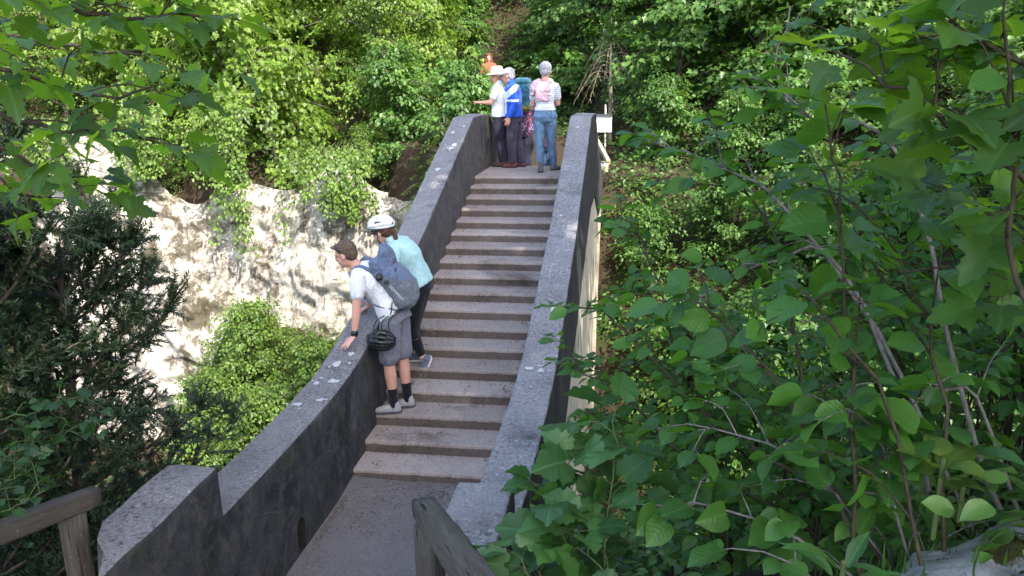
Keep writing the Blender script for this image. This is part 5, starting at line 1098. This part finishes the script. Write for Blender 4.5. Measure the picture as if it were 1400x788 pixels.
# low rosettes by the rock
def rosette(name, label, p, n, size, kind, mat, up=.5):
    p = np.array(p); a = np.arange(n) * 2.4 + rng.normal(0, .2, n); P = p + np.stack([np.cos(a) * .02, np.sin(a) * .02, np.linspace(0, .06, n)], 1)
    A = np.stack([np.cos(a), np.sin(a), rng.uniform(.2, up + .5, n)], 1); N = np.stack([-np.cos(a) * .5, -np.sin(a) * .5, np.ones(n)], 1)
    root = empty(name, Vector(p), label, 'herb'); b = MB(); b.tube([p - np.array([0, 0, .15]), p + np.array([0, 0, .06])], .006, 6); b.build('stem', M['stemgreen'], root)
    link('foliage', leaf_mesh('r', kind, P, A, N, size * rng.uniform(.75, 1.15, n), (.1, .5), (.2, .6)), M[mat], root)
p = at(1285, 660, 1.95); rosette('broadleaf_herb', 'broad leaved herb with a yellowing leaf above the mossy rock', p, 7, .095, 'hazel', 'leaf_yellow')
p = at(1320, 640, 2.05); rosette('broadleaf_herb', 'broad leaved green herb growing right of the yellowing one', p, 8, .10, 'ovate', 'leaf_bramble')
p = at(1150, 800, 1.9); rosette('broadleaf_herb', 'upright serrated leaf rosette at the bottom edge left of the rock', p, 6, .13, 'long', 'leaf_bramble', .9)
# mossy rock
rk = at(1385, 795, 1.85); b = MB(); b.ell(rk + np.array([.12, .0, -.14]), ((.42, .05, .08), (-.05, .34, -.02), (-.05, .0, .22)), 40, 26); me = b.mesh('rock')
co = np.array([v_.co for v_ in me.vertices]); d = unit(co - rk); co = co + d * (.045 * nz(co[:, 0] * 6, co[:, 1] * 6 + co[:, 2] * 5, 1.0, 3) + .02 * nz(co[:, 0] * 20, co[:, 2] * 22, 1., 1))[:, None]
me.vertices.foreach_set('co', co.reshape(-1)); smooth(me)
t = NT('mossy limestone'); v = t.coord(); c = t.ramp(t.noise(7, 8, .7, vec=v), .35, .62, (.17, .175, .18), (.42, .425, .43)); c = t.mix(t.ramp(t.noise(4.5, 7, .7, vec=v, dist=.6), .53, .57), c, (.055, .055, .012)); c = t.mix(t.ramp(t.noise(9, 5, .7, vec=v), .60, .63), c, (.03, .032, .03))
t.bump(t.noise(22, 8, .75, vec=v), .8, .03)
tag(link('rock', me, t.fin(c, .9, .2)), 'pale mossy limestone boulder in the bottom right corner', 'rock')
def reg_rock():
    q = at(rng.uniform(1150, 1420), rng.uniform(630, 715), 2.1); return q[0] + rng.normal(0, .08), q[1] + rng.normal(0, .12)
P, A, N, S = [], [], [], []
for _ in range(900):
    x, y = reg_rock(); a = rng.uniform(0, 6.283); P.append((x, y, gz(x, y) + .02)); A.append((math.cos(a) * .6, math.sin(a) * .6, rng.uniform(.3, 1.1))); N.append((math.cos(a), math.sin(a), 1)); S.append(rng.uniform(.04, .12))
tag(link('grass', leaf_mesh('g', 'long', P, A, N, S, (.1, .4), (.2, .9), wscale=np.full(len(P), .22)), M['leaf_cover']), 'thin grass around the mossy rock', 'grass', kind='stuff')
# ------------------------------------------------------------------ left: overhanging maple and yew
tx = at(-330, 420, 2.5); s = Shrub('maple', .085, gap=.095, twig=(.14, .32), tgap=.17, r0=.012, petiole=.7, opp=True, droop=(.15, .55), up=-.1)
tb = np.array([tx[0], tx[1], gz(tx[0], tx[1])])
hub = tb + np.array([.1, .1, 2.3])
for p in (L_((-90, 20, 2.2), (60, 8, 2.2), (165, 24, 2.25), (235, 18, 2.3), (300, 22, 2.3)), L_((-80, 80, 2.2), (0, 95, 2.25), (80, 118, 2.3), (150, 135, 2.35), (210, 118, 2.4)), L_((-80, 120, 2.3), (0, 156, 2.3), (90, 176, 2.35), (180, 183, 2.4), (245, 200, 2.45)),
          L_((-90, 190, 2.4), (0, 200, 2.5), (60, 235, 2.5), (110, 255, 2.5)), L_((-70, -10, 2.0), (40, -18, 2.1), (150, -30, 2.1), (230, -25, 2.2)), L_((-80, 40, 2.7), (40, 55, 2.7), (120, 70, 2.8), (190, 75, 2.8)), L_((-60, 210, 2.8), (20, 262, 2.8), (70, 270, 2.9))):
    s.limb([hub + np.array([0, 0, .1]), (hub * .5 + p[0] * .5) + np.array([0, 0, .12])] + p, .42)
s.st.tube(spline([tb - np.array([0, 0, .2]), tb + np.array([.02, 0, 1.0]), hub + np.array([0, 0, .1]), hub + np.array([-.1, 0, 2.2])], 16), list(np.linspace(.075, .03, 16)), 8)
s.build('maple_tree', 'near maple whose branches hang into the top left corner', M['leaf_maple'], M['twig'], base=tb, cat='tree', leafname='crown')
def yew(base, H, label, n=46, Rr=1.25, lean=(0, 0)):
    base = np.array(base); root = empty('yew_tree', Vector(base), label, 'tree'); b = MB(); P, A, N, S = [], [], [], []
    tp = spline([base - UPV * .2, base + np.array([lean[0] * .4, lean[1] * .4, H * .5]), base + np.array([lean[0], lean[1], H])], 16); b.tube(tp, list(np.linspace(.07, .012, 16)), 7)
    for i in range(n):
        u = (i + .5) / n; p = tp[min(15, int(15 * (.08 + .92 * u)))]; a = i * 2.4 + rng.normal(0, .3); Lb = Rr * (1.05 - .62 * u) * rng.uniform(.55, 1.15); d = np.array([math.cos(a), math.sin(a), .75 + .6 * u + rng.normal(0, .15)])
        q = spline([p, p + d * np.array([1, 1, .7]) * Lb * .5, p + d * np.array([1, 1, .85]) * Lb * .85 + rng.normal(0, .05, 3), p + d * Lb * np.array([1.05, 1.05, .8])], 18); b.tube(q, list(np.linspace(.011, .0025, 18)), 4)
        for k in range(4, 18):
            t_ = unit(q[k] - q[k - 1])
            for sg in range(3):
                sd = rng.normal(0, 1, 3) + UPV * .35; l2 = rng.uniform(.08, .24) * (1.15 - .4 * k / 18); e = q[k] + unit(t_ * .8 + unit(sd) * .9) * l2; b.tube([q[k], e], [.0028, .0014], 3)
                dd = unit(e - q[k]); m = int(l2 / .0062); s1 = unit(np.cross(dd, UPV + rng.normal(0, .5, 3)))
                for j in range(m):
                    for s2 in (-1, 1): P.append(q[k] + dd * l2 * (j + rng.random()) / m); A.append(dd * .7 + s1 * s2 + UPV * rng.normal(.15, .3)); N.append(UPV + rng.normal(0, .5, 3)); S.append(.025 * rng.uniform(.7, 1.25))
    b.build('trunk', M['bark'], root); link('crown', leaf_mesh('yew', 'needle', P, A, N, S, wscale=np.full(len(P), 1.6)), M['needle'], root)
q = at(95, 640, 5.2); yew((q[0], q[1], gz(q[0], q[1])), 1.48 - .25 - gz(q[0], q[1]) - .72, 'dark yew with feathery sprays in front of the white cliff', 84, .92, (.05, .15))
q = at(-40, 640, 4.6); yew((q[0], q[1], gz(q[0], q[1])), 1.48 - .28 - gz(q[0], q[1]), 'darker yew cut by the left edge of the photo', 78, 1.0)
s = Shrub('lobed', .055, gap=.055, twig=(.10, .25), tgap=.13, r0=.004, petiole=.4)
for p in (L_((-40, 720, 3.7), (30, 640, 3.75), (90, 590, 3.8), (130, 575, 3.8)), L_((-60, 680, 3.6), (20, 620, 3.6), (60, 600, 3.7)), L_((-50, 640, 3.9), (60, 560, 4.0), (110, 540, 4.0))):
    s.limb(rooted(p), .3)
s.limb(rooted(L_((-60, 740, 3.45), (10, 700, 3.5), (60, 672, 3.55))), .4); s.limb(rooted(L_((-80, 700, 3.5), (0, 665, 3.6), (45, 640, 3.65))), .4)
bb = at(-60, 720, 3.5); s.build('bramble', 'trailing bramble leaves lying over the shaded left handrail', M['leaf_deep'], M['stemgreen'], base=(bb[0], bb[1], gz(bb[0], bb[1])), cat='herb')
# ------------------------------------------------------------------ unseen tall trees added beyond the frame to cast shade on the bridge
sh = tree('unseen_shade_tree', 'x', 'tree', 11.0, 3.6, 20, 13, 10, .36, 'far', 'leaf_dark', low=.68, droop=.2, lean=(0, 0), rad=.8, trunk=.22, group='unseen trees added to shade the bridge')
for i, (x, y, s_, lab) in enumerate([(8.9, -19.0, 1.0, 'behind the photographer on the right'), (7.6, -14.2, .95, 'right of the hazel bank'), (6.0, -11.0, .74, 'right of the stairs'), (5.7, -6.4, .96, 'over the near right gully'), (12.0, -15.0, .9, 'right of the mossy rock'), (12.6, -19.6, 1.0, 'farthest behind the photographer'),
                                     (12.4, -4.4, 1.0, 'right of the bridge crest'), (11.4, -.6, 1.0, 'right of the earth slope'), (16.5, 1.0, 1.1, 'far right beyond the gully')]):
    put(sh, x, y, s_, i * 1.3, 'unseen broadleaf tree added for shade ' + lab, first=i == 0)

# ------------------------------------------------------------------ light
w = bpy.data.worlds.new('World'); sc.world = w; w.use_nodes = True
SUN = unit(np.array([.46, -.60, .70])); el = math.asin(SUN[2]); az = math.atan2(SUN[0], SUN[1])
sky = w.node_tree.nodes.new('ShaderNodeTexSky'); sky.sky_type = 'NISHITA'; sky.sun_disc = False; sky.sun_elevation = el; sky.sun_rotation = az; sky.dust_density = 2.0; sky.ozone_density = 1.0
bg = w.node_tree.nodes['Background']; w.node_tree.links.new(sky.outputs[0], bg.inputs[0]); bg.inputs[1].default_value = .15
sl = bpy.data.lights.new('sun', 'SUN'); sl.energy = 2.7; sl.angle = R_(.53); sl.color = (1, .94, .84)
so = bpy.data.objects.new('sun', sl); col.objects.link(so); so.rotation_euler = Vector(SUN).to_track_quat('Z', 'Y').to_euler()
sc.view_settings.view_transform = 'Standard'; sc.view_settings.look = 'None'; sc.view_settings.gamma = 1; sc.view_settings.use_curve_mapping = False
sc.view_settings.exposure = 2.2
sc.render.engine = 'CYCLES'; sc.cycles.max_bounces = 8; sc.cycles.transmission_bounces = 6; sc.cycles.diffuse_bounces = 4; sc.cycles.use_denoising = True
